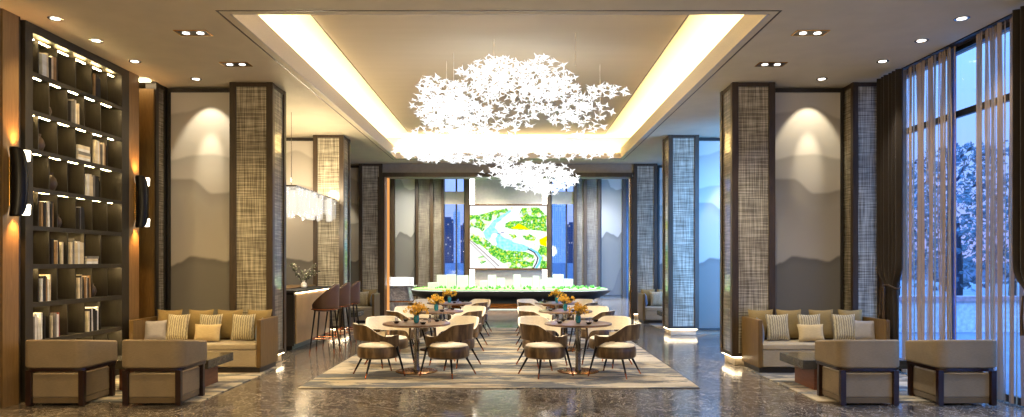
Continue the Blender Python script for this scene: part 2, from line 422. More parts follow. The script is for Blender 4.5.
# walls
struct(MB().box(-6.7, 6.5, -2.2, -2, -.2, 6.3), 'wall_front', 'wall_paint')
mb = MB(); mb.box(-6.7, -6.56, -2, 35.2, -.2, 6.3)
mb.box(-6.56, -6.12, -2, 8.56, 0, H); struct(mb, 'wall_left', 'wall_veneer', 'wood veneered left wall')
mb = MB()   # veneer pilasters beside the bookcase, dark reveals next to them
mb.box(-6.56, -6.12, 8.60, 8.88, 0, H); mb.box(-6.56, -6.12, 11.42, 11.72, 0, H)
struct(mb, 'trim_4', 'wall_veneer', 'veneered strips on both sides of the bookcase carrying the wall lamps')
mb = MB(); mb.box(-6.56, -6.2, 8.56, 8.60, 0, H); mb.box(-6.56, -6.2, 8.88, 9.0, 0, H); mb.box(-6.56, -6.14, 11.72, 11.76, 0, H)
mb.box(-6.13, -6.115, 8.88, 8.9, 0, H)
struct(mb, 'trim_5', 'black_wood', 'dark reveals between veneer strips and bookcase')
# right wall: solid only near the cross walls, glazed between
mb = MB()
for y0, y1 in ((-2, 2.2), (12.0, 12.76), (17.0, 17.76), (22.0, 23.2), (34.8, 35.2)): mb.box(6.14, 6.4, y0, y1, -.2, 6.3)
mb.box(6.14, 6.4, 22.9, 35.2, 6.0, 6.3); mb.box(6.14, 6.4, 2.2, 22.9, H - .02, 6.3)
struct(mb, 'wall_right', 'dark_wood', 'dark piers of the glazed right wall')
# cross walls behind the columns with the portal header
mb = MB()
for y in (12.55, 17.55): mb.box(-6.6, -4.35, y, y + .14, 0, H); mb.box(4.0, 6.2, y, y + .14, 0, H)
struct(mb, 'wall_bay', 'wall_paint', 'cross walls behind the columns carrying the mural panels')
mb = MB(); mb.box(-6.6, -4.6, 22.55, 22.75, 0, 6.1); mb.box(4.0, 6.2, 22.55, 22.75, 0, 6.1)
mb.box(-4.6, 4.1, 22.24, 22.7, 4.50, 6.1)
struct(mb, 'wall_portal', 'wall_paint', 'beige bulkhead above the portal to the sales hall')
mb = MB(); mb.box(-4.14, 3.62, 22.16, 22.74, 4.37, 4.50)
mb.box(-4.22, -4.02, 22.16, 22.74, 0, 4.37); mb.box(3.58, 3.66, 22.16, 22.74, 0, 4.37)
struct(mb, 'trim_6', 'dark_wood', 'dark wooden portal frame')
struct(MB().box(-3.985, -3.92, 22.4, 22.5, 0, 4.36), 'trim_7', 'amber_strip', 'glowing amber strip on the left of the portal frame')
struct(MB().box(3.545, 3.575, 22.2, 22.3, 0, 4.36), 'trim_14', 'brass', 'thin brass edge on the right of the portal frame')

# back wall with two windows and the screen niche
D = 35.0
def XD(p): return X(p, D)
w1, w2, w3, w4 = XD(443.5), XD(465), XD(551), XD(574.5)
mb = MB()
for a, b in ((-6.6, w1), (w2, w3), (w4, 6.2)): mb.box(a, b, D, D + .25, 0, 6.1)
mb.box(w1, w2, D, D + .25, 5.9, 6.1); mb.box(w3, w4, D, D + .25, 5.9, 6.1)
struct(mb, 'wall_back', 'back_panel')
struct(MB().box(-6.7, 6.5, 22.7, 35.3, 6.0, 6.15), 'ceiling_hall', 'ceiling_paint', 'higher ceiling of the sales hall')
for i, (a, b, m0) in enumerate(((w1, w2, XD(456.4)), (w3, w4, XD(566.4)))):
    r_ = thing('window_%d' % (i + 2), ['tall dusk window left of the big screen', 'tall dusk window right of the big screen'][i], None, (0, 0, 0), kind='structure')
    mb = MB(); mb.box(a, a + .06, D - .05, D + .12, 0, 5.9); mb.box(b - .06, b, D - .05, D + .12, 0, 5.9); mb.box(m0 - .04, m0 + .04, D - .02, D + .1, 0, 5.9); mb.box(a, b, D - .03, D + .1, 0, .12)
    mb.build('window_frame', 'dark_steel', r_)
    MB().box(a, b, D + .04, D + .055, .1, 5.9).build('window_glass', 'window_glass', r_)
    MB().box(a + .03, b - .03, D - .06, D - .03, 4.55, 5.17).build('spandrel_panel', 'back_panel', r_)
mb = MB()
for p0, p1 in ((465, 469.6), (547, 551), (416, 418), (430, 433.2), (441.5, 443.8), (574, 577), (583.6, 587), (598, 600.3), (622.5, 626.3), (390.2, 394.4), (382, 385)):
    mb.box(XD(p0) * .993, XD(p1) * .993, D - .25, D, 0, 6)
struct(mb, 'trim_8', 'dark_wood', 'dark wooden posts dividing the back wall')
for k, (p0, p1, mt) in enumerate(((418, 430, 'linen_fine'), (433.2, 441.5, 'linen_fine'), (577, 583.6, 'linen_fine'), (587, 598, 'linen_fine'))):
    o = struct(MB().box(XD(p0), XD(p1), D - .1, D - .005, 0, 6), 'wall_panel', mt)
    o['label'] = ['linen wall panel next to the left mist mural on the back wall', 'narrow linen wall panel beside the left back window', 'narrow linen wall panel beside the right back window', 'linen wall panel next to the right mist mural on the back wall'][k]
struct(MB().box(XD(385), XD(390), D - .1, D - .01, 0, 6).box(XD(626.3), XD(640), D - .1, D - .01, 0, 6), 'trim_9', 'dark_steel', 'blue-grey strips at both ends of the back wall')
# niche: pale panels with lit slots at both sides
mb = MB(); mb.box(XD(475), XD(542), D - .16, D - .1, 4.52, 6.0); mb.box(XD(475), XD(542), D - .16, D - .1, 0, 1.38)
struct(mb, 'wall_niche', 'back_panel', 'pale panels above and below the big screen')
mb = MB(); mb.box(XD(469.8), XD(474.6), D - .06, D - .04, 0, 6); mb.box(XD(542.5), XD(546.8), D - .06, D - .04, 0, 6)
struct(mb, 'trim_10', 'led_white', 'lit vertical slots beside the big screen')

# ------------------------------------------------------------------ picture colours by vertex
def picture(name, x0, x1, z0, z1, y, nu, nv, fn, mat, parent, thick=.03):
    mb = MB(); vs = mb.grid(lambda u, v: (x0 + (x1 - x0) * u, y, z0 + (z1 - z0) * v), nu, nv)
    o = mb.build(name, mat, parent)
    a = o.data.color_attributes.new('Col', 'FLOAT_COLOR', 'POINT')
    for i in range(nu + 1):
        for j in range(nv + 1):
            c = fn(i / nu, j / nv); a.data[i * (nv + 1) + j].color = (c[0], c[1], c[2], 1)
    return o
def mixc(a, b, t): return tuple(p + (q - p) * t for p, q in zip(a, b))
def inpoly(x, y, P):
    r = False; j = len(P) - 1
    for i in range(len(P)):
        if (P[i][1] > y) != (P[j][1] > y) and x < (P[j][0] - P[i][0]) * (y - P[i][1]) / (P[j][1] - P[i][1]) + P[i][0]: r = not r
        j = i
    return r
def interp(P, x):
    for (a, b), (c, d_) in zip(P, P[1:]):
        if x <= c:
            t = (x - a) / (c - a); t = t * t * (3 - 2 * t); return b + (d_ - b) * t
    return P[-1][1]
def mural_fn(layers, base, top=4.66, bottom=.1):
    def fn(u, v):
        z = bottom + (top - bottom) * v; c = base
        for pts, colr, keep, soft in layers:
            d_ = interp(pts, u) - z
            if d_ > 0:
                e = min(1, d_ / .04); k = max(keep, math.exp(-d_ / soft)) * e
                c = mixc(c, colr, k)
        return c
    return fn
LA = s2l((206, 198, 184)); LC = s2l((148, 140, 128)); LD = s2l((98, 94, 86))
front_mural = mural_fn([([(0, 4.30), (.2, 4.33), (.55, 4.44), (1, 4.22)], s2l((176, 167, 153)), .1, .4),
                        ([(0, 3.50), (.35, 3.58), (.6, 3.6), (1, 3.52)], s2l((168, 160, 147)), .25, .35),
                        ([(0, 3.17), (.3, 3.17), (.62, 2.92), (.8, 2.93), (1, 2.98)], LC, .55, .5),
                        ([(0, 1.66), (.12, 1.72), (.3, 1.83), (.6, 1.79), (.82, 1.74), (1, 1.84)], LD, .86, 1.2)], LA)
hall_mural = mural_fn([([(0, 5.85), (.28, 5.85), (.5, 5.45), (.75, 5.33), (1, 5.38)], s2l((140, 140, 136)), .75, 1.5),
                       ([(0, 2.95), (.25, 3.26), (.55, 3.14), (.8, 3.0), (1, 3.24)], s2l((92, 92, 88)), .8, 1.4),
                       ([(0, -.5), (.5, .35), (1, 1.5)], s2l((86, 88, 90)), .6, .6)], s2l((186, 184, 178)), 6.0, .1)

def mural(x0, x1, y, label, fn, top, n=(44, 200)):
    r_ = thing('mural_panel', label, 'wall panel', ((x0 + x1) / 2, y, 0), group=None); w = (x1 - x0) / 2
    MB().box(-w, w, .004, .05, .1, top).build('backing_board', 'dark_wood', r_)
    picture('mural_picture', -w + .05, w - .05, .14, top - .06, 0, n[0], n[1], fn, 'mural_paint', r_)
    mb = MB(); t_ = .05
    mb.box(-w, -w + t_, -.02, .004, .1, top); mb.box(w - t_, w, -.02, .004, .1, top); mb.box(-w + t_, w - t_, -.02, .004, top - t_ - .02, top); mb.box(-w + t_, w - t_, -.02, .004, .1, .1 + t_)
    mb.build('frame', 'black_wood', r_)
    return r_
mA = mural(-6.02, -4.75, 12.495, 'misty mountain mural behind the near left sofa', front_mural, 4.76)
dup(mA, (5.06, 12.495, 0), 0, 'misty mountain mural behind the near right sofa')
dup(mA, (-5.385, 17.495, 0), 0, 'misty mountain mural behind the bar counter')
dup(mA, (4.98, 17.495, 0), 0, 'blue-lit mountain mural between the first and second right columns')
dup(mA, (-5.385, 22.495, 0), 0, 'mountain mural behind the far left sofa')
dup(mA, (5.1, 22.495, 0), 0, 'mountain mural behind the far right sofa')
mural(XD(394.4), XD(416), D - .06, 'tall grey mist mural on the left of the back wall', hall_mural, 5.98, (26, 160))
mural(XD(600.3), XD(622.5), D - .06, 'tall blue-grey mist mural on the right of the back wall', hall_mural, 5.98, (26, 160))

# the big lit picture of a river park
Wt = (1, 1, 1)
def rect2(p): return [((a - 53) / 432, 1 - (b - 33) / 350) for a, b in p]
river = rect2([(265, 55), (290, 65), (250, 95), (205, 130), (190, 160), (215, 190), (250, 215), (320, 235), (380, 262), (402, 282), (330, 292), (240, 280), (180, 248), (135, 212), (125, 180), (160, 150), (190, 115), (230, 75)])
greens = [rect2(p) for p in (
    [(53, 88), (120, 80), (200, 60), (290, 42), (300, 52), (230, 85), (190, 110), (150, 150), (120, 175), (100, 160), (53, 158)],
    [(345, 45), (440, 45), (482, 90), (485, 178), (420, 170), (300, 165), (250, 152), (250, 130), (300, 115), (350, 118), (325, 85)],
    [(420, 245), (485, 262), (485, 383), (445, 383), (452, 310), (415, 280)],
    [(53, 185), (120, 205), (180, 248), (250, 285), (360, 292), (425, 312), (405, 383), (280, 383), (205, 330), (130, 272), (53, 222)],
    [(345, 200), (385, 190), (425, 210), (415, 232), (370, 225)], [(270, 185), (300, 195), (318, 215), (290, 220)], [(95, 318), (130, 310), (145, 345), (115, 362)])]
yell = [rect2(p) for p in ([(290, 158), (325, 130), (392, 168)], [(442, 220), (485, 200), (485, 262), (452, 250)])]
def seg_d(px, py, a, b):
    ax, ay = a; bx, by = b; dx, dy = bx - ax, by - ay; t_ = max(0, min(1, ((px - ax) * dx + (py - ay) * dy) / (dx * dx + dy * dy)))
    return math.hypot(px - ax - dx * t_, py - ay - dy * t_)
stream = rect2([(395, 275), (430, 295), (450, 325), (442, 355), (425, 383)]); road = rect2([(53, 225), (110, 275), (215, 370)]); road2 = rect2([(53, 238), (200, 383)])
def screen_fn(u, v):
    wv = noise.noise(Vector((u * 9, v * 9, 1))) * .018; wu = noise.noise(Vector((u * 9, v * 9, 5))) * .018
    x, y = u + wu, v + wv
    n1 = noise.noise(Vector((u * 52, v * 44, 0))) * .8 + noise.noise(Vector((u * 20, v * 18, 3))) * .5; n2 = noise.noise(Vector((u * 32, v * 28, 9)))
    c = Wt
    if inpoly(x, y, river) and noise.noise(Vector((u * 8, v * 8, 17))) < .25: c = mixc((.22, .78, .86), (.5, .92, .97), .5 + n2)
    for g in greens:
        if inpoly(x, y, g):
            k = .5 + n1 * 1.4
            c = mixc((.02, .32, .04), (.36, .86, .10), max(0, min(1, k)))
            if noise.noise(Vector((u * 11, v * 10, 31))) > .22: c = mixc(c, (.97, 1, .9), .8)
            if n2 > .3: c = mixc(c, (.85, .85, .05), .7)
            if n2 < -.38: c = mixc(c, (1, 1, 1), .6)
            if n1 > .5: c = (.8, 1, .6)
    for g in yell:
        if inpoly(x, y, g): c = (1, .88, 0)
    for P, w_, cc in ((stream, .016, (.2, .7, .95)), (road, .008, (.35, .3, .3)), (road2, .006, (.4, .36, .34))):
        if min(seg_d(u, v, a, b) for a, b in zip(P, P[1:])) < w_: c = cc
    if min(seg_d(u + .035, v, a, b) for a, b in zip(stream, stream[1:])) < .009: c = (.03, .05, .08)
    for q in rect2([(218, 190), (236, 183)]):
        if abs(u - q[0]) < .022 and abs(v - q[1] + (u - q[0]) * .2) < .006: c = (.1, .15, .4)
    return c
r_ = thing('picture_screen', 'big lit screen showing a green river park on the back wall', 'screen', (0, D - .3, 0))
MB().box(XD(469.8), XD(547), .02, .12, Z(268.8, D), Z(205.6, D)).build('screen_body', 'black_metal', r_)
picture('screen_picture', XD(470.3), XD(546.5), Z(268.2, D), Z(206.2, D), .01, 200, 165, screen_fn, 'screen_picture', r_)
mb = MB(); zb, zt = Z(268.9, D), Z(205.5, D)
mb.box(XD(469.8), XD(470.3), -.02, .02, zb, zt); mb.box(XD(546.5), XD(547), -.02, .02, zb, zt); mb.box(XD(469.8), XD(547), -.02, .02, zb - .03, zb + .03); mb.box(XD(469.8), XD(547), -.02, .02, zt - .03, zt + .03)
mb.build('frame', 'bronze', r_)

# ------------------------------------------------------------------ columns
def column(loc, label, first=None):
    if first: return dup(first, loc, 0, label)
    r_ = thing('column', label, 'column', loc, kind='structure')
    w = .365; z0, z1 = .15, H - .002; f_ = .11
    mb = MB()
    for sx in (-1, 1):
        for sy in (-1, 1):
            mb.box(min(sx * w, sx * (w - f_)), max(sx * w, sx * (w - f_)), min(sy * w, sy * (w - f_)), max(sy * w, sy * (w - f_)), z0, z1)
    for za, zb_ in ((z0, z0 + .07), (z1 - .07, z1)): mb.box(-w + .012, w - .012, -w + .012, w - .012, za, zb_)
    mb.build('frame', 'dark_wood', r_, bevel=.006)
    i = w - .03
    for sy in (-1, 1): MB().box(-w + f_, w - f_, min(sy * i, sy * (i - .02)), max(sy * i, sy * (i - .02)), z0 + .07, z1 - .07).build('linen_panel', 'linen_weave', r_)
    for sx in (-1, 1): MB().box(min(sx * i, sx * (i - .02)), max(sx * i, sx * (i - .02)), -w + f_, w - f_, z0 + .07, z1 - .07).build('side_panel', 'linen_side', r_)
    MB().box(-.3, .3, -.3, .3, 0, z0).build('plinth', 'plinth_stone', r_, bevel=.01)
    mb = MB(); a, b = .31, .335
    mb.box(-b, b, -b, -a, z0 - .014, z0 - .004); mb.box(-b, b, a, b, z0 - .014, z0 - .004); mb.box(-b, -a, -a, a, z0 - .014, z0 - .004); mb.box(a, b, -a, a, z0 - .014, z0 - .004)
    mb.build('light_strip', 'led_column', r_)
    return r_
CL = -4.445; CR = 4.02
c0 = column((CL, 12.485, 0), 'nearest linen-panelled column on the left beside the sofa')
names = ['nearest', 'second', 'third']
for i, y in enumerate((12.485, 17.505, 22.52)):
    if i: column((CL, y, 0), ['', 'second linen column on the left, behind the bar stools', 'third linen column on the left, next to the portal'][i], c0)
    column((CR, y, 0), ['nearest linen-panelled column on the right beside the sofa', 'second linen column on the right in blue window light', 'third linen column on the right, next to the portal'][i], c0)
# half columns against the side walls
def half_column(x0, x1, y0, y1, label, front='linen_weave'):
    r_ = thing('half_column', label, 'column', (0, 0, 0), kind='structure'); f_ = .09
    mb = MB(); mb.box(x0, x0 + f_, y0, y0 + f_, 0, H - .002); mb.box(x1 - f_, x1, y0, y0 + f_, 0, H - .002); mb.box(x0, x0 + f_, y1 - f_, y1, 0, H - .002); mb.box(x1 - f_, x1, y1 - f_, y1, 0, H - .002)
    mb.box(x0 + .01, x1 - .01, y0 + .01, y1 - .01, H - .07, H - .003); mb.box(x0 + .01, x1 - .01, y0 + .01, y1 - .01, 0, .1)
    mb.build('frame', 'dark_wood' if x0 > 0 else 'black_wood', r_)
    MB().box(x0 + .03, x1 - .03, y0 + .03, y1 - .03, .1, H - .07).build('linen_panel', front, r_)
    return r_
for k, y in enumerate((12.12, 17.12, 22.1)):
    half_column(5.69, 6.2, y, y + .5, 'half column at the glazed wall, ' + ['beside the near right sofa', 'at the second bay', 'at the third bay'][k])
    half_column(-6.22, -6.04, y, y + .4, 'slim half column at the left wall, ' + ['beside the near left sofa', 'at the bar', 'at the third bay'][k])
struct(MB().box(-6.56, -6.065, 12.09, 12.118, 0, H - .12), 'trim_11', 'honey_wood', 'honey coloured veneer strip lit from above in the left corner')
struct(MB().box(-6.54, -6.07, 11.86, 12.0, H - .03, H - .005), 'trim_12', 'led_warm', 'lit slot in the ceiling above the honey veneer strip')

# ------------------------------------------------------------------ right glazing
r_ = thing('window_1', 'floor to ceiling glazing on the right behind the sheer curtains', None, (0, 0, 0), kind='structure')
for y0, y1 in ((2.2, 12.0), (12.76, 17.0), (17.76, 22.0), (23.2, 34.8)):
    top = H - .02 if y1 < 23 else 6.0
    mb = MB(); mb.box(6.2, 6.26, y0, y1, 3.78, 3.87); mb.box(6.2, 6.26, y0, y1, 0, .08); mb.box(6.2, 6.26, y0, y1, top - .06, top)
    n_ = max(1, round((y1 - y0) / 2.0))
    for y in ([2.2, 4.2, 6.2, 8.2, 12.0] if y0 < 3 else [y0 + (y1 - y0) * k / n_ for k in range(n_ + 1)]): mb.box(6.19, 6.25, y - .03, y + .03, 0, top)
    mb.build('window_frame', 'black_metal', r_)
    MB().box(6.225, 6.235, y0, y1, .05, top).build('window_glass', 'window_glass', r_)
MB().box(6.17, 6.21, 10.13, 10.28, 0, H - .02).build('mullion', 'blue_frame', r_)

def curtain(name, label, y0f, y1f, xf, mat, folds, amp, z1, n=(160, 30), irr=.3):
    ph = [random.uniform(-1, 1) for _ in range(60)]
    def f(u, v):
        z = .02 + (z1 - .02) * v; y = y0f(v) + (y1f(v) - y0f(v)) * u
        a = amp * (math.sin(2 * PI * folds * u + ph[int(u * 50)] * 0) + irr * math.sin(2 * PI * folds * .37 * u + 1.3 + v))
        return (xf + a, y + irr * .02 * math.sin(9 * v + 20 * u), z)
    mb = MB(); mb.grid(f, *n); return mb.build(name, mat, None, smooth=True)
for (a, b, lb) in ((9.98, 11.28, 'pleated beige sheer curtain next to the dark drape in the corner'), (8.62, 9.5, 'pleated beige sheer curtain right of the uncovered window strip')):
    o = curtain('sheer_curtain', '', lambda v: a, lambda v: b, 6.09, 'sheer', (b - a) * 9, .028, H - .03, (int((b - a) * 160), 4), .4)
    tag(o, lb, 'curtain', 'sheer curtains')
def pinch(v, a, b):   # v 0 floor, 1 ceiling
    z = v * H; k = math.exp(-((z - 1.35) / .22) ** 2)
    lo = .8 if z < 1.35 else 0
    t_ = min(1, max(0, (1.6 - z) / .3)); t_ = t_ * t_ * (3 - 2 * t_)
    return t_, k
def drape(label, y_in, y_out, xx, group):
    root = thing('drape', label, 'curtain', (xx, (y_in + y_out) / 2, 0), group=group); c = (y_in + y_out) / 2
    def f(u, v):
        t_, k = pinch(v, 0, 0)
        a0, b0 = y_in - c, y_out - c; na = a0 + (b0 - a0) * (.18 * t_); nb = b0 - (b0 - a0) * (.34 * t_)
        sh = 1 - .25 * k; m_ = (na + nb) / 2
        y = m_ + (na + (nb - na) * u - m_) * sh
        return (.04 * math.sin(2 * PI * 6 * u) * (1 - .2 * t_) + .01 * math.sin(2 * PI * 2.3 * u + 2), y, .02 + (H - .05) * v)
    mb = MB(); mb.grid(f, 90, 44); mb.build('cloth', 'drape', root, smooth=True)
    mb = MB(); yc = (y_out - y_in) * -.08
    mb.tube([(.09 * math.cos(q), yc + .2 * math.sin(q), 1.36 + .03 * math.cos(q * 2)) for q in [i * PI / 10 for i in range(21)]], .014, 6)
    mb.tube([(-.1, yc + .12, 1.36), (-.11, yc + .13, 1.1), (-.11, yc + .12, .9)], [.012, .016, .026], 6)
    mb.tube([(-.1, yc + .04, 1.36), (-.11, yc + .02, 1.05), (-.11, yc + .03, .8)], [.012, .016, .026], 6)
    mb.build('tieback', 'bronze' if 0 else 'brown_ceramic', root)
drape('dark brown drape tied back in the corner beside the right sofa', 11.12, 11.82, 5.965, 'tied drapes')
drape('dark brown drape at the near end of the sheer curtains', 7.9, 8.60, 5.965, 'tied drapes')
struct(MB().box(6.05, 6.13, 2.2, 12.0, H - .015, H - .001), 'trim_13', 'black_metal', 'curtain track slot along the glazing')

# ------------------------------------------------------------------ bookcase
def DP(px): return 6.12 * F / (PX - px)
HALF = [33, 43, 61.8, 80, 96.3, 111.2, 122]; FULL = [33, 53.8, 72, 88.6, 104.7, 122]
LV = [4.64 - .49 * k for k in range(10)]
bk = thing('bookcase', 'tall dark built-in bookcase with lit cells on the left wall', 'bookcase', (-6.12, 9.0, 0))
mb = MB(); mb.box(-.44, 0, 0, .142, 0, H - .005); mb.box(-.44, 0, 2.21, 2.42, 0, H - .005); mb.box(-.44, 0, .142, 2.21, 4.66, H - .005); mb.box(-.44, 0, .142, 2.21, 0, .21)
mb.build('carcass', 'shelf_wood', bk); MB().box(-.44, -.41, .142, 2.21, .21, 4.66).build('back_board', 'olive_wood', bk)
for k in range(1, 10): MB().box(-.41, -.004, .142, 2.21, LV[k] - .02, LV[k] + .022).box(-.03, -.004, .142, 2.21, LV[k] - .036, LV[k] - .02).build('shelf', 'shelf_wood', bk)
for r in range(9):
    ed = [DP(p) - 9.0 for p in (HALF if r % 2 == 0 else FULL)]
    for e in ed[1:-1]: MB().box(-.41, -.06, e - .009, e + .009, LV[r + 1] + .022, LV[r] - .022).build('divider', 'shelf_wood', bk)
    for a, b in zip(ed, ed[1:]):
        L = (b - a)
        MB().box(-.11, -.085, a + .03, a + .03 + L * .62, LV[r] - .027, LV[r] - .021).build('light_strip', 'led_shelf', bk)
ORD = ['first', 'second', 'third', 'fourth', 'fifth', 'sixth', 'seventh', 'eighth', 'ninth', 'tenth', 'eleventh']
CN = {'book_white': 'white', 'book_cream': 'cream', 'book_black': 'black', 'book_grey': 'grey', 'book_red': 'dark red', 'book_tan': 'tan'}
def book(loc, th, h, dep, mat, rx, flat, label, group):
    mb = MB()
    if not flat:
        c = .003
        mb.box(-dep, 0, -th / 2, -th / 2 + c, 0, h, 0); mb.box(-dep, 0, th / 2 - c, th / 2, 0, h, 0); mb.box(-c, 0, -th / 2 + c, th / 2 - c, 0, h, 0)
        mb.box(-dep + .006, -c, -th / 2 + c, th / 2 - c, .004, h - .005, 1)
    else:
        c = .003
        mb.box(-dep, 0, -h / 2, h / 2, 0, c, 0); mb.box(-dep, 0, -h / 2, h / 2, th - c, th, 0); mb.box(-c, 0, -h / 2, h / 2, c, th - c, 0)
        mb.box(-dep + .006, -c, -h / 2 + .005, h / 2 - .005, c, th - c, 1)
    o = mb.build('book', [mat, 'pages'], None, loc=loc); o.rotation_euler = (rx, 0, 0)
    tag(o, label, 'book', group)
clusters = [(0, 44.5, 60), (0, 97, 105), (1, 73, 82), (2, 97, 109), (3, 89, 102), (4, 44, 58), (4, 81, 89), (5, 55, 66), (5, 73, 86), (6, 44, 55), (6, 81, 95), (7, 34, 49), (7, 55, 64), (7, 90, 102)]
mats_ = ['book_white', 'book_cream', 'book_white', 'book_grey', 'book_black', 'book_cream', 'book_white', 'book_tan', 'book_black']
for ci, (r, p0, p1) in enumerate(clusters):
    y = DP(p0) + .015; yend = DP(p1); k = 0; right = random.random() < .5
    bay = 'cluster'
    edges = HALF if r % 2 == 0 else FULL; bi = max(i for i, e in enumerate(edges) if e <= p0 + 1)
    while y < yend - .02 and k < 10:
        th = random.uniform(.022, .045); h = random.uniform(.29, .355); mt = random.choice(mats_)
        if ci == 12 and k == 3: mt = 'book_red'
        z = LV[r + 1] + .023
        rx = 0
        if k % 4 == 3: rx = .05; y += .012
        book((-6.155 - random.uniform(0, .02), y + th / 2, z + (th / 2) * abs(math.sin(rx))), th, h, .23, mt, rx, False,
             '%s upright book, %s in the row in cell %d of shelf row %d' % (CN[mt], ORD[k], bi + 1, r + 1), 'upright books in the bookcase')
        y += th + .003 + (.014 if rx else 0); k += 1
for (r, p0, p1, n_) in ((2, 81, 93, 5), (5, 90, 101, 3)):
    z = LV[r + 1] + .023; yc = (DP(p0) + DP(p1)) / 2
    for k in range(n_):
        th = random.uniform(.035, .05); mt = ['book_white', 'book_cream', 'book_grey', 'book_white', 'book_cream'][k]
        book((-6.16, yc + random.uniform(-.01, .01), z), th, random.uniform(.26, .3), .22, mt, 0, True,
             '%s book lying flat, %s from the bottom of the pile in shelf row %d' % (CN[mt], ORD[k], r + 1), 'books lying flat in the bookcase'); z += th + .001
def vase_thing(prof, mat, loc, name, label, cat, group=None, n=20):
    o = MB().lathe(prof, n).build(name, mat, None, smooth=True, loc=loc); return tag(o, label, cat, group)
BV = [(.03, 0), (.055, .03), (.075, .09), (.06, .15), (.03, .19), (.035, .22), (.02, .215)]
for r, p, s_, lb in ((1, 58, .9, 'brown round vase in the second shelf row'), (2, 50, 1.1, 'dark bottle vase in the third shelf row'), (3, 62, 1.15, 'dark tall vase in the fourth shelf row'), (4, 68.5, .85, 'brown vase in the fifth shelf row'), (6, 102.5, .9, 'brown vase in the seventh shelf row near the far end'), ):
    vase_thing([(a * s_, b * s_) for a, b in BV], 'brown_ceramic', (-6.28, DP(p), LV[r + 1] + .024), 'vase', lb, 'vase', 'vases in the bookcase')
o = MB().lathe([(.02, 0), (.075, .02), (.085, .05), (.06, .085), (.03, .1), (.02, .1)], 18).build('bowl', 'white_ceramic', None, smooth=True, loc=(-6.26, DP(95.5), LV[6] + .158 + .01)); o.location.z = LV[6] + .022 + .155
bpy.data.objects.remove(o)

# sconces
def sconce(y, label, first=None):
    if first: return dup(first, (-6.12, y, 2.72), 0, label)
    r_ = thing('wall_sconce', label, 'wall lamp', (-6.12, y, 2.72), group='wall sconces')
    hh = .40
    def f(u, v):     # black shield wrapped round the near half of the light tube, rounded at both ends
        a = (v * 2 - 1); k = math.sqrt(max(0, 1 - abs(a) ** 3.5)); q = -PI * .5 - .25 + (u - .5) * PI * 1.05 * (.35 + .65 * k)
        return (.085 + .085 * math.cos(q + .35) + .03 * (1 - a * a), .02 + .085 * math.sin(q + .35), a * .42)
    mb = MB(); mb.grid(f, 16, 30); mb.build('shield', 'black_metal', r_, smooth=True, solid=.014)
    MB().box(0, .02, -.03, .13, -.30, .30).box(.02, .125, .09, .11, -.02, .02).build('wall_plate', 'brass', r_, bevel=.006)
    for sg in (-1, 1):
        MB().lathe([(.04, 0), (.05, .01), (.056, .12), (.05, .13)], 16, (.125, .10, sg * .33 - (.065 if sg > 0 else .065))).build('glass_shade', 'sconce_glow', r_, smooth=True)
    MB().lathe([(.014, -.26), (.014, .26)], 10, (.125, .10, 0)).build('rod', 'brass', r_, smooth=True)
    return r_
s0 = sconce(8.72, 'black curved wall sconce at the near end of the bookcase')
sconce(11.6, 'black curved wall sconce at the far end of the bookcase', s0)
for y in (8.79, 11.6):
    for sg in (1, -1):
        lamp('SPOT', 'sconce_lamp', (-6.03, y, 2.72 + sg * .40), 30, (1, .5, .16), .03, (0 if sg < 0 else PI, 0.25 if sg < 0 else -.25, 0), spot=80, blend=1)

# ------------------------------------------------------------------ downlights
def round_light(loc, label, first=None):
    if first: return dup(first, loc, 0, label)
    r_ = thing('round_downlight', label, 'ceiling light', loc, group='round downlights')
    MB().lathe([(.055, -.001), (.085, -.006), (.09, -.002), (.09, .0), (.055, .0)], 24, cap=False).build('trim_ring', 'steel', r_, smooth=True)
    MB().lathe([(.055, -.004), (.054, -.002)], 24).build('lens', 'lamp_face', r_)
    return r_
def twin_light(loc, label, first=None):
    if first: return dup(first, loc, 0, label)
    r_ = thing('twin_downlight', label, 'ceiling light', loc, group='twin downlights')
    mb = MB(); mb.box(-.2, .2, -.1, .1, -.006, -.001); mb.build('housing', 'black_metal', r_)
    mb = MB(); mb.box(-.215, .215, -.115, -.1, -.01, -.001).box(-.215, .215, .1, .115, -.01, -.001).box(-.215, -.2, -.1, .1, -.01, -.001).box(.2, .215, -.1, .1, -.01, -.001); mb.build('trim_ring', 'brass', r_)
    for s_ in (-1, 1): MB().lathe([(.045, -.012), (.043, -.006)], 24, (s_ * .095, 0, 0)).build('lens', 'lamp_face', r_)
    return r_
r0 = None
RL = [(-5.72, 8.96, 'left row, nearest of the four'), (-5.73, 9.85, 'left row, second nearest'), (-5.74, 10.87, 'left row, third nearest'), (-5.28, 11.92, 'lighting the left mural'),
      (5.56, 8.96, 'right row, nearest of the four'), (5.56, 9.85, 'right row, second nearest'), (5.55, 10.87, 'right row, third nearest'), (5.08, 11.92, 'lighting the right mural')]
for x, y, lb in RL:
    r0 = r0 or None
    q = round_light((x, y, H - .001), 'small round downlight in the ceiling, ' + lb, r0); r0 = r0 or q
    if y > 11.5: lamp('SPOT', 'downlight_lamp', (x, y + .05, H - .03), 75, NEUT, .03, (R(23), 0, 0), spot=26, blend=.9)
    if y < 11.5: lamp('SPOT', 'downlight_lamp', (x, y, H - .05), 60, WL if x < 0 else WR_, .04, spot=85, blend=.8)
    else: lamp('SPOT', 'downlight_lamp', (x, y + .05, H - .03), 42, NEUT, .02, (R(28), 0, 0), spot=64, blend=.4)
t0 = None
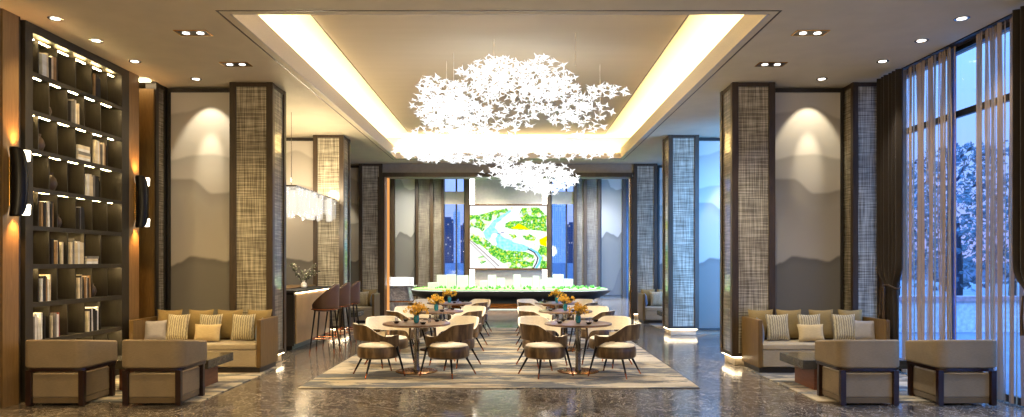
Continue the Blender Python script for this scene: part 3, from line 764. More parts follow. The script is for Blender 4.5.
for x, y, lb in [(-4.25, 9.51, 'nearer one on the left'), (-4.27, 11.02, 'in front of the nearest left column'), (3.9, 9.51, 'nearer one on the right'), (3.92, 11.02, 'in front of the nearest right column')]:
    q = twin_light((x, y, H), 'twin black downlight in the ceiling, ' + lb, t0); t0 = t0 or q
    lamp('SPOT', 'downlight_lamp', (x, y, H - .05), 150, WL if x < 0 else WR_, .06, spot=85, blend=.8)
for x in (-5.3, -4.2, 4.0, 5.2):   # added fill spots out of view overhead, then downlights of the bays further back
    for y in (3.5, 6.5): lamp('SPOT', 'downlight_lamp', (x, y, H - .05), 70, WL if x < 0 else WR_, .06, spot=100, blend=.9)
for x in (-5.4, 5.1):
    for y in (16.9, 21.9): lamp('SPOT', 'downlight_lamp', (x, y, H - .03), 120, NEUT, .03, (R(8), 0, 0), spot=44, blend=.55)
    lamp('SPOT', 'downlight_lamp', (x, 20.2, H - .05), 160, NEUT, .05, spot=90, blend=.8)
lamp('SPOT', 'downlight_lamp', (-5.2, 15, H - .05), 160, NEUT, .05, spot=90, blend=.8)
for x in (-3.5, -1, 1.5, 3.6):
    for y in (25.5, 29.5, 33.2): lamp('SPOT', 'hall_lamp', (x, y, 5.9), 950, NEUT if x < 1 else (.85, .9, 1), .1, spot=120, blend=.9)  # unseen spots added to brighten the back hall

for x in (-5.3, -4.3, -1.6, .9, 3.4, 4.6): lamp('SPOT', 'hall_lamp', (x, 32.6, 5.9), 230 if x < 2 else 130, (1, .94, .84), .1, (R(34), 0, 0), spot=95, blend=.9)  # tilted spots added to brighten the back wall, no fixtures
# added fill lights out of view near the camera, no fixtures
lamp('POINT', 'lounge_lamp', (-4.6, 2.6, 2.6), 190, (1, .80, .46), .5)
lamp('POINT', 'lounge_lamp', (-1.2, 1.0, 3.2), 140, (1, .82, .50), .5)
lamp('POINT', 'lounge_lamp', (3.4, 2.2, 2.8), 110, (1, .88, .66), .5)
# ------------------------------------------------------------------ star chandelier
ch = thing('star_chandelier', 'large cloud chandelier of glowing white stars hanging below the ceiling tray', 'chandelier', (-.2, 12.6, 3.9))
def star_verts(rs):
    """four pointed porcelain star, tips bent, a few millimetres thick"""
    pts = []; L = [1, .8, 1.05, .75]
    for k in range(8):
        a = k * PI / 4
        if k % 2 == 0: r = L[k // 2]; z = .28 if k % 4 == 0 else -.18
        else: r = .25; z = .02
        pts.append((r * math.cos(a), r * math.sin(a), z))
    return pts
SP = star_verts(0)
def add_star(bm, mat4):
    t_ = .05
    up = [bm.verts.new(mat4 @ Vector((x, y, z))) for x, y, z in SP]; c1 = bm.verts.new(mat4 @ Vector((0, 0, t_ + .05))); c2 = bm.verts.new(mat4 @ Vector((0, 0, -t_)))
    for k in range(8):
        bm.faces.new((up[k], up[(k + 1) % 8], c1)); bm.faces.new((up[(k + 1) % 8], up[k], c2))
rnd = random.Random(11)
def gauss_in(c, r, pw=.6):
    while True:
        p = [rnd.uniform(-1, 1) for _ in range(3)]; q = sum(v * v for v in p)
        if q < 1: return Vector([c[i] + r[i] * p[i] for i in range(3)])
stars = []
def blob(n_, px, py, d_, rx, ry, rz):     # centre given on the photo's ray at distance d_, radii in metres
    for _ in range(n_): stars.append(gauss_in((X(px, d_), d_, Z(py, d_)), (rx, ry, rz)))
blob(430, 455, 128, 12.5, .80, .8, .50); blob(180, 440, 100, 12.3, .50, .5, .42); blob(130, 475, 90, 12.4, .45, .6, .48)
blob(150, 500, 74, 12.2, .42, .5, .32); blob(150, 540, 78, 12.2, .55, .5, .36); blob(175, 560, 100, 12.4, .68, .5, .42); blob(115, 515, 105, 12.6, .5, .6, .5)
blob(34, 607, 92, 12.3, .42, .35, .12); blob(60, 585, 118, 12.6, .5, .4, .35); blob(24, 602, 152, 12.8, .28, .4, .12)
blob(240, 470, 153, 13.0, 1.30, .6, .17); blob(150, 430, 148, 12.6, .65, .5, .24); blob(95, 560, 150, 13.0, .8, .5, .16)
blob(330, 537, 177, 13.4, .78, .6, .27); blob(50, 505, 168, 13.2, .6, .5, .25); blob(26, 545, 190, 13.4, .3, .3, .12)
stars.sort(key=lambda p: p.y)
base = ch.location
smesh = bmesh.new(); add_star(smesh, Matrix.Identity(4)); bmesh.ops.recalc_face_normals(smesh, faces=smesh.faces[:])
sme = bpy.data.meshes.new('star'); smesh.to_mesh(sme); smesh.free(); sme.materials.append(MT['star_light'])
rest = MB()
def rot():
    from mathutils import Euler
    return Euler((rnd.uniform(-1.1, 1.1) + .5, rnd.uniform(-.6, .6), rnd.uniform(0, 6.28)))
for i, p in enumerate(stars):
    s_ = rnd.uniform(.078, .108); e = rot(); q = p - Vector(base)
    if i < 100:
        o = bpy.data.objects.new('star', sme); col.objects.link(o); o.parent = ch; o.location = q; o.rotation_euler = e; o.scale = (s_, s_, s_)
    else:
        add_star(rest.bm, Matrix.Translation(q) @ e.to_matrix().to_4x4() @ Matrix.Scale(s_, 4))
o = rest.build('star_cluster', 'star_light', ch); o['kind'] = 'stuff'
for px, py, d_, y1 in ((494, 36, 11.9, 62), (575.5, 32, 11.6, 66), (446.5, 68, 13.2, 90), (453.6, 56, 12.7, 90), (532, 34, 14.2, 120), (600, 60, 13.4, 120)):
    MB().tube([(X(px, d_) - base[0], d_ - base[1], UZ - .014 - base[2]), (X(px, d_) - base[0], d_ - base[1], Z(y1, d_) - base[2])], .006, 6).build('hanging_rod', 'white_ceramic', ch)
for x, y, z, e in ((-1.0, 12.5, 3.9, 14), (-.3, 12.6, 3.9, 12), (.5, 12.5, 4.0, 10), (.4, 13.4, 3.2, 50), (-1.1, 12.8, 3.4, 30), (1.1, 12.8, 3.5, 20)):
    lamp('POINT', 'chandelier_lamp', (x, y, z), e, (1, .90, .74), .35)

for x, y in ((-1.5, 12.2), (1.0, 12.2), (-1.5, 15.2), (1.0, 15.2)):  # extra downward spots added to brighten the tables, not chandelier bulbs
    lamp('SPOT', 'chandelier_lamp', (x, y, 3.3), 170, (1, .91, .76), .2, spot=130, blend=.9)
# ------------------------------------------------------------------ crystal pendant over the bar
pd = thing('crystal_pendant', 'long glowing crystal tube pendant hanging over the bar counter', 'pendant lamp', (-4.52, 15.9, 3.25))
MB().box(-.22, .22, -1.75, 1.85, -.015, .015).build('mounting_frame', 'steel', pd)
rr = random.Random(3)
for k in range(64):
    t_ = k / 63; y = -1.7 + 3.5 * t_ + rr.uniform(-.04, .04); x = rr.uniform(-.24, .24); L = rr.uniform(.42, .64) * (1 - .15 * t_); r_ = rr.uniform(.04, .06)
    MB().lathe([(r_ * .7, -L), (r_, -L + .03), (r_, -.03), (r_ * .8, -.02)], 10, (x, y, 0)).build('crystal_tube', 'crystal', pd, smooth=True)
for y in (-1.35, 1.35): MB().tube([(0, y, .02), (0, y, H - 3.25 - .001)], .006, 6).build('suspension_wire', 'steel', pd)
for y in (14.6, 15.6, 16.4): lamp('POINT', 'pendant_lamp', (-4.52, y, 3.42), 42, (1, .82, .54), .12)
for y in (14.5, 15.4): lamp('POINT', 'pendant_lamp', (-4.52, y, 2.5), 36, (1, .84, .58), .12)

# ------------------------------------------------------------------ bar
bar = thing('bar_counter', 'bar counter with lit stone front and brass edged black top', 'bar counter', (-4.78, 15.55, 0))
mb = MB(); mb.box(-.40, .40, -1.28, 1.33, .08, 1.10); mb.build('body', 'black_wood', bar)
MB().box(.40, .43, -1.22, 1.33, .12, 1.09).build('front_panel', 'bar_front', bar)
MB().box(-.34, .34, -1.2, 1.28, 0, .08).build('toe_kick', 'black_metal', bar)
MB().box(-.47, .47, -1.33, 1.36, 1.14, 1.185).build('top', 'black_lacquer', bar, bevel=.006)
MB().box(-.40, .40, -1.28, 1.33, 1.10, 1.14).build('neck', 'black_metal', bar)
MB().box(-.47, .1, -1.0, 1.36, 1.186, 1.215).build('serving_board', 'honey_wood', bar, bevel=.004)
MB().box(.41, .45, -1.2, 1.3, 1.118, 1.136).build('light_strip', 'led_warm', bar)
pv = vase_thing([(.05, 0), (.07, .03), (.06, .09), (.035, .13), (.045, .16), (.03, .155)], 'white_ceramic', (-4.62, 15.75, 1.187), 'vase', 'small white vase with branches on the bar counter', 'vase')
pl = thing('leafy_branch', 'olive branches with pale blossoms standing in the white bar vase', 'plant', (-4.62, 15.75, 1.2))
mb = MB(); lf = MB(); bl = MB(); rr = random.Random(5)
for k in range(9):
    a = rr.uniform(0, 2 * PI); d_ = rr.uniform(.1, .36); hh = rr.uniform(.2, .42); P = [(0, 0, .02), (d_ * .2 * math.cos(a), d_ * .2 * math.sin(a), .15), (d_ * .6 * math.cos(a), d_ * .6 * math.sin(a), .15 + hh * .6), (d_ * math.cos(a + .3), d_ * math.sin(a + .3), .15 + hh)]
    mb.tube(P, [.006, .005, .004, .002], 5)
    for q in range(16):
        t_ = rr.uniform(.35, 1); i_ = min(2, int(t_ * 3)); tt = t_ * 3 - i_; p = Vector(P[i_]).lerp(Vector(P[i_ + 1]), tt) + Vector((rr.uniform(-.04, .04), rr.uniform(-.04, .04), rr.uniform(-.03, .03)))
        tgt = bl if (q % 4 == 0) else lf; s_ = .022 if q % 4 == 0 else .038
        v1 = Vector((rr.uniform(-1, 1), rr.uniform(-1, 1), rr.uniform(-.6, .6))).normalized() * s_; v2 = v1.orthogonal().normalized() * s_ * .45; v3 = v1.cross(v2).normalized() * .003
        a4 = [tgt.bm.verts.new(p + w_) for w_ in (-v1, v2, v1, -v2)]; tp = tgt.bm.verts.new(p + v3); bt = tgt.bm.verts.new(p - v3)
        for i in range(4): tgt.bm.faces.new((a4[i], a4[(i + 1) % 4], tp)); tgt.bm.faces.new((a4[(i + 1) % 4], a4[i], bt))
mb.build('twig', 'bark', pl); lf.build('leaves', 'leaf_olive', pl)['kind'] = 'stuff'; bl.build('blossoms', 'blossom_white', pl)['kind'] = 'stuff'

def leg_tip(mb, p0, p1, r0, r1, tip, mi=1):
    p0, p1 = Vector(p0), Vector(p1); L = (p1 - p0).length; m_ = p1 + (p0 - p1) * (tip / L)
    mb.tube([p0, m_], [r0, r1 * 1.1], 10, 0); mb.tube([m_, p1], [r1 * 1.12, r1 * .9], 10, mi)
def make_stool():   # faces -X (towards the bar)
    r_ = thing('bar_stool', '', 'bar stool', (0, 0, 0), group='bar stools at the counter')
    def shell(u, v):
        a = -PI * .78 + 2 * PI * .78 * u      # 0 = back (+X)
        k = abs(a) / (PI * .78); top = 1.33 - .40 * max(0, (k - .22) / .78) ** 1.1; bot = .84
        z = bot + (top - bot) * v; rad = .245 + .008 * v
        return (rad * math.cos(a), rad * .98 * math.sin(a), z)
    mb = MB(); mb.grid(shell, 32, 8); mb.build('backrest', 'stool_leather', r_, smooth=True, solid=.035)
    MB().lathe([(.17, .80), (.225, .82), (.232, .86), (.232, .91), (.20, .945), (.1, .955)], 28).build('seat', 'stool_leather', r_, smooth=True)
    mb = MB(); mb.lathe([(.225, .835), (.262, .835), (.262, .85), (.225, .85)], 32, cap=False); mb.build('piping', 'copper', r_, smooth=True)
    for sx in (-1, 1):
        for sy in (-1, 1):
            mb = MB(); leg_tip(mb, (sx * .15, sy * .15, .83), (sx * .235, sy * .235, 0), .017, .012, .09); mb.build('leg', ['black_metal', 'copper'], r_, smooth=True)
    q = .205; mb = MB(); mb.tube([(-q, -q, .28), (q, -q, .28), (q, q, .28), (-q, q, .28), (-q, -q, .28)], .011, 8); mb.build('footrest', 'copper', r_)
    return r_
st = make_stool()
for i, y in enumerate((13.95, 14.9, 15.85)):
    lb = ['brown leather bar stool at the near end of the bar', 'brown leather bar stool in the middle of the three at the bar', 'brown leather bar stool farthest along the bar'][i]
    if i == 0: st.location = (-3.68, y, 0); st['label'] = lb
    else: dup(st, (-3.68, y, 0), 0, lb)

# ------------------------------------------------------------------ rugs
def add_rug(x0, x1, y0, y1, mat, label, group=None):
    o = MB().box(x0, x1, y0, y1, .001, .014).build('rug', mat, None, bevel=.004); tag(o, label, 'rug')
add_rug(-3.0, 2.56, 9.94, 19.0, 'rug', 'large cream rug with grey and ochre streaks under the dining tables')
add_rug(-6.1, -3.92, 8.98, 11.9, 'rug_b', 'streaked rug under the near left coffee table and armchairs')
add_rug(3.78, 6.0, 8.98, 11.9, 'rug_c', 'streaked rug under the near right coffee table and armchairs')
add_rug(-6.1, -3.92, 18.2, 21.0, 'rug_c', 'streaked rug under the far left sofa and table')
add_rug(3.78, 6.0, 18.2, 21.0, 'rug_b', 'streaked rug under the far right sofa and table')
RZ = .014

# ------------------------------------------------------------------ dining sets
def make_chair():   # faces +Y
    r_ = thing('dining_chair', '', 'dining chair', (0, 0, 0), group='dining chairs around the round tables')
    MB().lathe([(.20, .268), (.29, .276), (.316, .30), (.32, .37), (.316, .43), (.30, .45), (.28, .452)], 36).build('seat', 'brown_velvet', r_, smooth=True)
    MB().lathe([(.296, .447), (.298, .458), (.28, .474), (.18, .484), (.05, .486)], 36).build('seat_cushion', 'seat_cream', r_, smooth=True)
    A = R(128)
    def top(k):
        return .805 - .02 * k if k < .28 else (.799 + (.62 - .799) * ((lambda t_: t_ * t_ * (3 - 2 * t_))(min(1, (k - .28) / .42))) + (.012 if k > .85 else 0))
    def bot(k):
        return .562 - .01 * k if k < .6 else .556 - .14 * ((k - .6) / .4) ** 1.6
    def shell(u, v, off):
        a = (u * 2 - 1) * A; k = abs(u * 2 - 1); z = bot(k) + (top(k) - bot(k)) * v
        rad = .338 + .03 * v * (1 - .6 * k) + off + .015 * math.sin(k * PI)
        return (rad * math.sin(a), -rad * math.cos(a), z)
    mb = MB(); nu, nv = 40, 6   # closed ring section: outer velvet, inner cream
    O = [[mb.bm.verts.new(shell(i / nu, j / nv, .018)) for j in range(nv + 1)] for i in range(nu + 1)]
    I = [[mb.bm.verts.new(shell(i / nu, j / nv, -.018)) for j in range(nv + 1)] for i in range(nu + 1)]
    for i in range(nu):
        for j in range(nv):
            mb.bm.faces.new((O[i][j], O[i + 1][j], O[i + 1][j + 1], O[i][j + 1])).material_index = 0
            mb.bm.faces.new((I[i][j], I[i][j + 1], I[i + 1][j + 1], I[i + 1][j])).material_index = 1
        mb.bm.faces.new((O[i][nv], O[i + 1][nv], I[i + 1][nv], I[i][nv])).material_index = 1
        mb.bm.faces.new((O[i][0], I[i][0], I[i + 1][0], O[i + 1][0])).material_index = 0
    for i in (0, nu):
        for j in range(nv): mb.bm.faces.new((O[i][j], O[i][j + 1], I[i][j + 1], I[i][j])).material_index = 0
    mb.build('backrest', ['brown_velvet', 'seat_cream'], r_, smooth=True)
    for sx in (-1, 1):
        mb = MB(); leg_tip(mb, (sx * .285, .19, .46), (sx * .30, .32, 0), .020, .012, .085); mb.build('leg', ['black_metal', 'copper'], r_, smooth=True)
        mb = MB(); leg_tip(mb, (sx * .18, -.18, .30), (sx * .30, -.30, 0), .020, .012, .085); mb.build('leg', ['black_metal', 'copper'], r_, smooth=True)
    return r_
def make_table():
    r_ = thing('dining_table', '', 'dining table', (0, 0, 0), group='round dining tables')
    MB().lathe([(.50, .735), (.53, .745), (.535, .755), (.53, .77), (.1, .7705)], 48).build('tabletop', 'walnut_top', r_, smooth=True)
    MB().lathe([(.16, .72), (.16, .735), (.05, .735)], 24).build('mounting_plate', 'black_metal', r_)
    MB().lathe([(.055, .02), (.045, .1), (.042, .5), (.05, .72)], 24).build('pedestal', 'steel', r_, smooth=True)
    MB().lathe([(.33, 0), (.332, .012), (.31, .02), (.06, .028), (.05, .028)], 40).build('base', 'bronze', r_, smooth=True)
    return r_
def make_bouquet():
    r_ = thing('flower_bouquet', '', 'flowers', (0, 0, 0), group='yellow bouquets'); rr = random.Random(2)
    mb = MB(); bl = MB()
    for k in range(44):
        a = rr.uniform(0, 2 * PI); e = rr.uniform(.0, 1.5); L = rr.uniform(.09, .20); p = Vector((L * math.cos(a) * math.cos(e) * 1.0, L * math.sin(a) * math.cos(e), .135 + L * math.sin(e) * .95))
        mb.tube([(0, 0, .06), (p.x * .3, p.y * .3, .135), p], [.003, .003, .002], 4)
        for q in range(7):
            c = p + Vector((rr.uniform(-1, 1), rr.uniform(-1, 1), rr.uniform(-1, 1))) * .026; s_ = rr.uniform(.009, .016)
            v = [bl.bm.verts.new(c + Vector(w_) * s_) for w_ in ((1, 0, 0), (0, 1, 0), (-1, 0, 0), (0, -1, 0), (0, 0, 1), (0, 0, -1))]
            for i in range(4): bl.bm.faces.new((v[i], v[(i + 1) % 4], v[4])); bl.bm.faces.new((v[(i + 1) % 4], v[i], v[5]))
    mb.build('stems', 'stem_green', r_)['kind'] = 'stuff'; bl.build('blossoms', 'yellow_bloom', r_)['kind'] = 'stuff'
    return r_
chair, table, bouquet = make_chair(), make_table(), make_bouquet()
VP = [(.026, 0), (.04, .012), (.045, .05), (.043, .1), (.032, .125), (.03, .14), (.024, .138), (.026, .12), (.03, .02)]
def lathe_obj(name, prof, mat): return MB().lathe(prof, 20, cap=True).build(name, mat, None, smooth=True)
vase0 = lathe_obj('vase', VP, 'teal_glass'); bowl0 = lathe_obj('bowl', [(.02, 0), (.032, .006), (.048, .032), (.046, .034), (.03, .01), (.005, .008)], 'black_ceramic')
glass0 = lathe_obj('tumbler', [(.022, 0), (.026, .002), (.031, .08), (.029, .08), (.024, .006), (.005, .006)], 'tumbler_glass')
used = {}
def place(o, loc, rz, label, group, cat):
    if o.name in used:
        if o.type == 'EMPTY': return dup(o, loc, rz, label, group)
        c = o.copy(); col.objects.link(c); c.location = loc; c.rotation_euler = (0, 0, rz); c['label'] = label; return c
    used[o.name] = 1; o.location = loc; o.rotation_euler = (0, 0, rz); tag(o, label, cat, group); return o
ROW = ['front', 'middle', 'rear']
for s_, tx in (('left', -1.56), ('right', 1.0)):
    for i, ty in enumerate((11.42, 14.29, 17.16)):
        tn = '%s %s table' % (ROW[i], s_)
        place(table, (tx, ty, RZ), 0, 'round walnut pedestal table, %s of the three on the %s' % (ROW[i], s_), 'round dining tables', 'dining table')
        for (dx, dy, where) in ((-.54, -.36, 'near left'), (.54, -.36, 'near right'), (-.56, .72, 'far left'), (.56, .72, 'far right')):
            ax, ay = dx, dy + .02
            rz = math.atan2(-ax, ay) + PI      # face the table: local +Y towards (-dx,-dy)
            place(chair, (tx + dx, ty + dy, RZ), rz + random.uniform(-.06, .06), 'brown velvet dining chair with cream seat, %s seat at the %s' % (where, tn), 'dining chairs around the round tables', 'dining chair')
        zt_ = RZ + .771
        place(vase0, (tx + .0, ty - .02, zt_), 0, 'small teal vase in the middle of the %s' % tn, 'teal vases', 'vase')
        place(bouquet, (tx, ty - .02, zt_), i * 1.3 + (0 if tx < 0 else .8), 'golden yellow flowers in the vase on the %s' % tn, 'yellow bouquets', 'flowers')
        for (dx, dy, where) in ((-.3, -.12, 'near left'), (.14, -.3, 'near right'), (-.22, .3, 'far left'), (.3, .2, 'far right')):
            place(bowl0, (tx + dx, ty + dy, zt_), 0, 'small black bowl on the %s, %s setting' % (tn, where), 'black bowls', 'bowl')
        for (dx, dy, where) in ((-.33, .08, 'left side'), (.2, .02, 'right side')):
            place(glass0, (tx + dx, ty + dy, zt_), 0, 'clear tumbler on the %s, %s of the vase' % (tn, where), 'tumblers', 'glass')

# ------------------------------------------------------------------ lounge armchairs (backs to the camera)
def make_armchair(mirror):
    # local: x across, y into the room (front of the seat at +y); open on the inner side
    r_ = thing('armchair', '', 'armchair', (0, 0, 0), group='low lounge armchairs'); W, Dp, rc = .37, .36, .14
    def outline(w, d_, rc_, y1):
        P = [(-w, y1)]
        for k in range(9): a = PI + k * PI / 16; P.append((-w + rc_ + rc_ * math.cos(a), -d_ + rc_ + rc_ * math.sin(a)))
        for k in range(9): a = 1.5 * PI + k * PI / 16; P.append((w - rc_ + rc_ * math.cos(a), -d_ + rc_ + rc_ * math.sin(a)))
        P.append((w, y1)); return P
    out = outline(W + .018, Dp + .018, rc, Dp); inn = outline(W - .07, Dp - .07, rc - .06, Dp)
    mb = MB(); ring = out + inn[::-1]; n_ = len(ring); zt_ = lambda y: .80 - .085 * (y + Dp) / (2 * Dp)   # arms fall towards the front
    lo = [mb.bm.verts.new((x, y, .455)) for x, y in ring]; hi = [mb.bm.verts.new((x, y, zt_(y))) for x, y in ring]; m_ = len(out)
    for i in range(n_): mb.bm.faces.new((lo[i], lo[(i + 1) % n_], hi[(i + 1) % n_], hi[i]))
    for i in range(m_ - 1): mb.bm.faces.new((lo[i], lo[i + 1], lo[n_ - 2 - i], lo[n_ - 1 - i])); mb.bm.faces.new((hi[i], hi[i + 1], hi[n_ - 2 - i], hi[n_ - 1 - i]))
    mb.build('backrest', 'armchair_fabric', r_, bevel=.028, seg=5)
    o2 = outline(W - .004, Dp - .004, rc, Dp); i2 = outline(W - .06, Dp - .06, rc - .04, Dp)
    MB().prism(o2 + i2[::-1], .415, .455).build('rail', 'red_wood', r_, bevel=.004)
    for sx in (-1, 1):
        for y in (-Dp + .022, Dp - .067):
            MB().box(sx * (W - .05) - .033, sx * (W - .05) + .033, y, y + .062, 0, .425).build('leg', 'red_wood', r_, bevel=.004)
    MB().box(-W + .06, W - .06, -Dp + .065, Dp + .03, .09, .385).build('seat_box', 'armchair_fabric', r_, bevel=.018, seg=3)
    MB().box(-W + .1, W - .1, -Dp + .12, Dp + .02, .387, .46).build('seat_cushion', 'sofa_fabric', r_, bevel=.03, seg=3)
    MB().box(-W + .063, W - .063, -Dp + .068, Dp + .027, .02, .09).build('skirt', 'armchair_skirt', r_, bevel=.004)
    return r_
ac = make_armchair(0)
for i, (x, lb) in enumerate(((-5.565, 'beige low armchair nearest the bookcase'), (-4.395, 'beige low armchair on the left next to the dining area'), (4.29, 'beige low armchair on the right next to the dining area'), (5.47, 'beige low armchair nearest the sheer curtains'))):
    loc = (x, 9.035, RZ if i < 0 else .014)
    if i == 0: ac.location = loc; ac['label'] = lb
    else: dup(ac, loc, 0, lb)

# ------------------------------------------------------------------ sofas, pillows, coffee tables
def make_sofa(W):
    r_ = thing('sofa', '', 'sofa', (0, 0, 0), group='sofas in front of the murals'); w = W / 2
    for sx in (-1, 1):
        x0, x1 = (-w, -w + .07) if sx < 0 else (w - .07, w)
        MB().box(x0, x1, -.42, .42, .08, .83).build('arm', 'honey_wood', r_, bevel=.012)
    MB().box(-w + .07, w - .07, .34, .42, .08, .83).build('back_panel', 'honey_wood', r_, bevel=.01)
    MB().box(-w + .075, w - .075, -.40, .335, .09, .36).build('seat_base', 'sofa_fabric', r_, bevel=.015)
    MB().box(-w + .075, w - .075, -.41, .335, .362, .45).build('seat_cushion', 'sofa_fabric', r_, bevel=.02, seg=3)
    MB().box(-w + .03, w - .03, -.37, .39, 0, .08).build('plinth', 'black_wood', r_)
    return r_
def make_pillow(name, w, h, t_, mat, group):
    mb = MB()
    def f(sg):
        def g(u, v):
            a, b = u * 2 - 1, v * 2 - 1
            pin = 1 - .09 * (1 - a * a) ; pib = 1 - .09 * (1 - b * b)
            th = ((1 - a ** 4) * (1 - b ** 4)) ** .6
            return (a * w / 2 * pib, sg * t_ / 2 * th, h / 2 + b * h / 2 * pin)
        return g
    mb.grid(f(1), 12, 12); mb.grid(f(-1), 12, 12); bmesh.ops.remove_doubles(mb.bm, verts=mb.bm.verts[:], dist=.0008)
    o = mb.build(name, mat, None, smooth=True); return tag(o, '', 'pillow', group)
P1 = make_pillow('pillow', .42, .50, .14, 'olive_fabric', 'olive back pillows'); P2 = make_pillow('pillow', .38, .44, .13, 'stripe_fabric', 'striped pillows')
P3 = make_pillow('pillow', .43, .29, .12, 'cream_fabric', 'small cream lumbar pillows'); P4 = make_pillow('pillow', .34, .34, .11, 'grey_fabric', 'grey side pillows'); P5 = make_pillow('pillow', .36, .38, .11, 'blue_fabric', 'blue-grey side pillows')
def place_rot(o, loc, rot_, label):
    if o.name in used: c = o.copy(); col.objects.link(c)
    else: c = o; used[o.name] = 1
    c.location = loc; c.rotation_euler = rot_; c['label'] = label; return c
def make_ctable():
    r_ = thing('coffee_table', '', 'coffee table', (0, 0, 0), group='coffee tables')
    MB().box(-.72, .72, -.43, .43, .30, .42).build('top', 'dark_stone', r_, bevel=.006)
    MB().box(-.53, .53, -.33, .35, 0, .30).build('base', 'block_wood', r_, bevel=.006)
    return r_
sofa, ctab = make_sofa(2.06), make_ctable()
first = True
for (cx, y0, nm, sgn) in ((-5.0, 11.66, 'near left', -1), (4.83, 11.66, 'near right', 1), (-5.0, 20.75, 'far left', -1), (4.64, 20.75, 'far right', 1)):
    z = RZ if 1 else 0
    if first: sofa.location = (cx, y0, z); sofa['label'] = 'wood framed cream sofa at the near left in front of the mural'
    else: dup(sofa, (cx, y0, z), 0, 'wood framed cream sofa at the %s in front of the mural' % nm)
    tx = -4.83 if sgn < 0 else 4.58
    lab = 'dark stone coffee table on a brown wooden block before the %s sofa' % nm
    if first: ctab.location = (tx, y0 - 1.58, z); ctab['label'] = lab
    else: dup(ctab, (tx, y0 - 1.58, z), 0, lab)
    first = False
    zs = z + .452; SN = ['leftmost', 'second from left', 'third from left', 'rightmost']
    xs = [-.74, -.22, .27, .75] if sgn < 0 else [-.75, -.28, .26, .75]
    for k, xx in enumerate(xs): place_rot(P1, (cx + xx, y0 + .22, zs + .01), (R(-12), 0, random.uniform(-.05, .05)), 'tall olive back pillow on the %s sofa, %s of four' % (nm, SN[k]))
    xs = [-.50, .03, .57] if sgn < 0 else [-.55, -.03, .53]
    for k, xx in enumerate(xs): place_rot(P2, (cx + xx, y0 + .02, zs + .01), (R(-14), 0, random.uniform(-.08, .08)), 'striped pillow on the %s sofa, %s of three' % (nm, ['left', 'middle', 'right'][k]))
    place_rot(P3, (cx + (.06 if sgn < 0 else -.08), y0 - .14, zs + .008), (R(-16), 0, 0), 'small cream lumbar pillow in front on the %s sofa' % nm)
    if sgn < 0:
        place_rot(P4, (cx - .80, y0 - .04, zs + .01), (R(-14), R(0), R(25)), 'grey pillow in the left corner of the %s sofa' % nm)
        place_rot(P5, (cx + .88, y0 - .12, zs + .01), (R(-8), 0, R(-78)), 'blue-grey pillow against the right arm of the %s sofa' % nm)
    else:
        place_rot(P4, (cx + .80, y0 - .04, zs + .01), (R(-14), 0, R(-25)), 'grey pillow in the right corner of the %s sofa' % nm)
        place_rot(P5, (cx - .88, y0 - .12, zs + .01), (R(-8), 0, R(78)), 'blue-grey pillow against the left arm of the %s sofa' % nm)

# ------------------------------------------------------------------ sales hall: stone pedestal with lit case, city model
ps = thing('display_pedestal', 'grey stone pedestal with a lit white display case left of the city model', 'display stand', (X(398, 23.5), 23.9, 0))
MB().box(-.47, .47, -.45, .45, 0, .44).build('base_block', 'grey_marble', ps, bevel=.006)
MB().box(-.46, .46, -.44, .44, .44, .475).build('brass_band', 'brass', ps)
mb = MB(); mb.bm.verts.ensure_lookup_table()
def taper(mb, w0, w1, z0, z1):
    v = [mb.bm.verts.new(p) for p in ((-w0, -w0, z0), (w0, -w0, z0), (w0, w0, z0), (-w0, w0, z0), (-w1, -w1, z1), (w1, -w1, z1), (w1, w1, z1), (-w1, w1, z1))]
    for f_ in ((0, 3, 2, 1), (4, 5, 6, 7), (0, 1, 5, 4), (1, 2, 6, 5), (2, 3, 7, 6), (3, 0, 4, 7)): mb.bm.faces.new([v[i] for i in f_])
taper(mb, .40, .30, .475, .93); mb.build('stem', 'grey_marble', ps, bevel=.008)
MB().box(-.51, .51, -.45, .45, .93, .975).build('top_slab', 'grey_marble', ps, bevel=.006)
MB().box(-.21, .13, -.25, .25, .978, 1.2).build('lit_block', 'led_white', ps, bevel=.01)
MB().box(-.40, .41, -.36, .36, .976, 1.24).build('case', 'acrylic', ps)

cm = thing('city_model', 'long black boat shaped stand with a model of white towers and green park', 'architectural model', (-.2, 27.6, 0))
def hull_out(L, Wd, n_=14):
    P = []
    for k in range(n_ + 1):   # rounded left and right ends
        a = PI / 2 + PI * k / n_; P.append((-L + Wd * .7 + Wd * .7 * math.cos(a), Wd * math.sin(a)))
    for k in range(n_ + 1):
        a = -PI / 2 + PI * k / n_; P.append((L - Wd * .7 + Wd * .7 * math.cos(a), Wd * math.sin(a)))
    return P
mb = MB(); secs = [(3.0, 1.5, .24), (3.42, 1.75, .42), (3.78, 1.96, .60), (3.87, 2.0, .69), (3.82, 1.97, .71)]; rings = []
for L, Wd, z in secs: rings.append([mb.bm.verts.new((x, y, z)) for x, y in hull_out(L, Wd)])
for a, b in zip(rings, rings[1:]):
    for i in range(len(a)): mb.bm.faces.new((a[i], a[(i + 1) % len(a)], b[(i + 1) % len(a)], b[i]))
mb.bm.faces.new(rings[0][::-1]); mb.bm.faces.new(rings[-1]); mb.build('hull', 'black_lacquer', cm, smooth=True)
MB().prism(hull_out(2.55, 1.2), .03, .24).build('base', 'bronze', cm)
MB().prism(hull_out(2.62, 1.25), 0, .03).build('light_strip', 'led_edge', cm)
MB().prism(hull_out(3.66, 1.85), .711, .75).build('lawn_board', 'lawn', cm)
MB().prism(hull_out(3.74, 1.9), .711, .73).build('lit_edge', 'led_edge', cm)
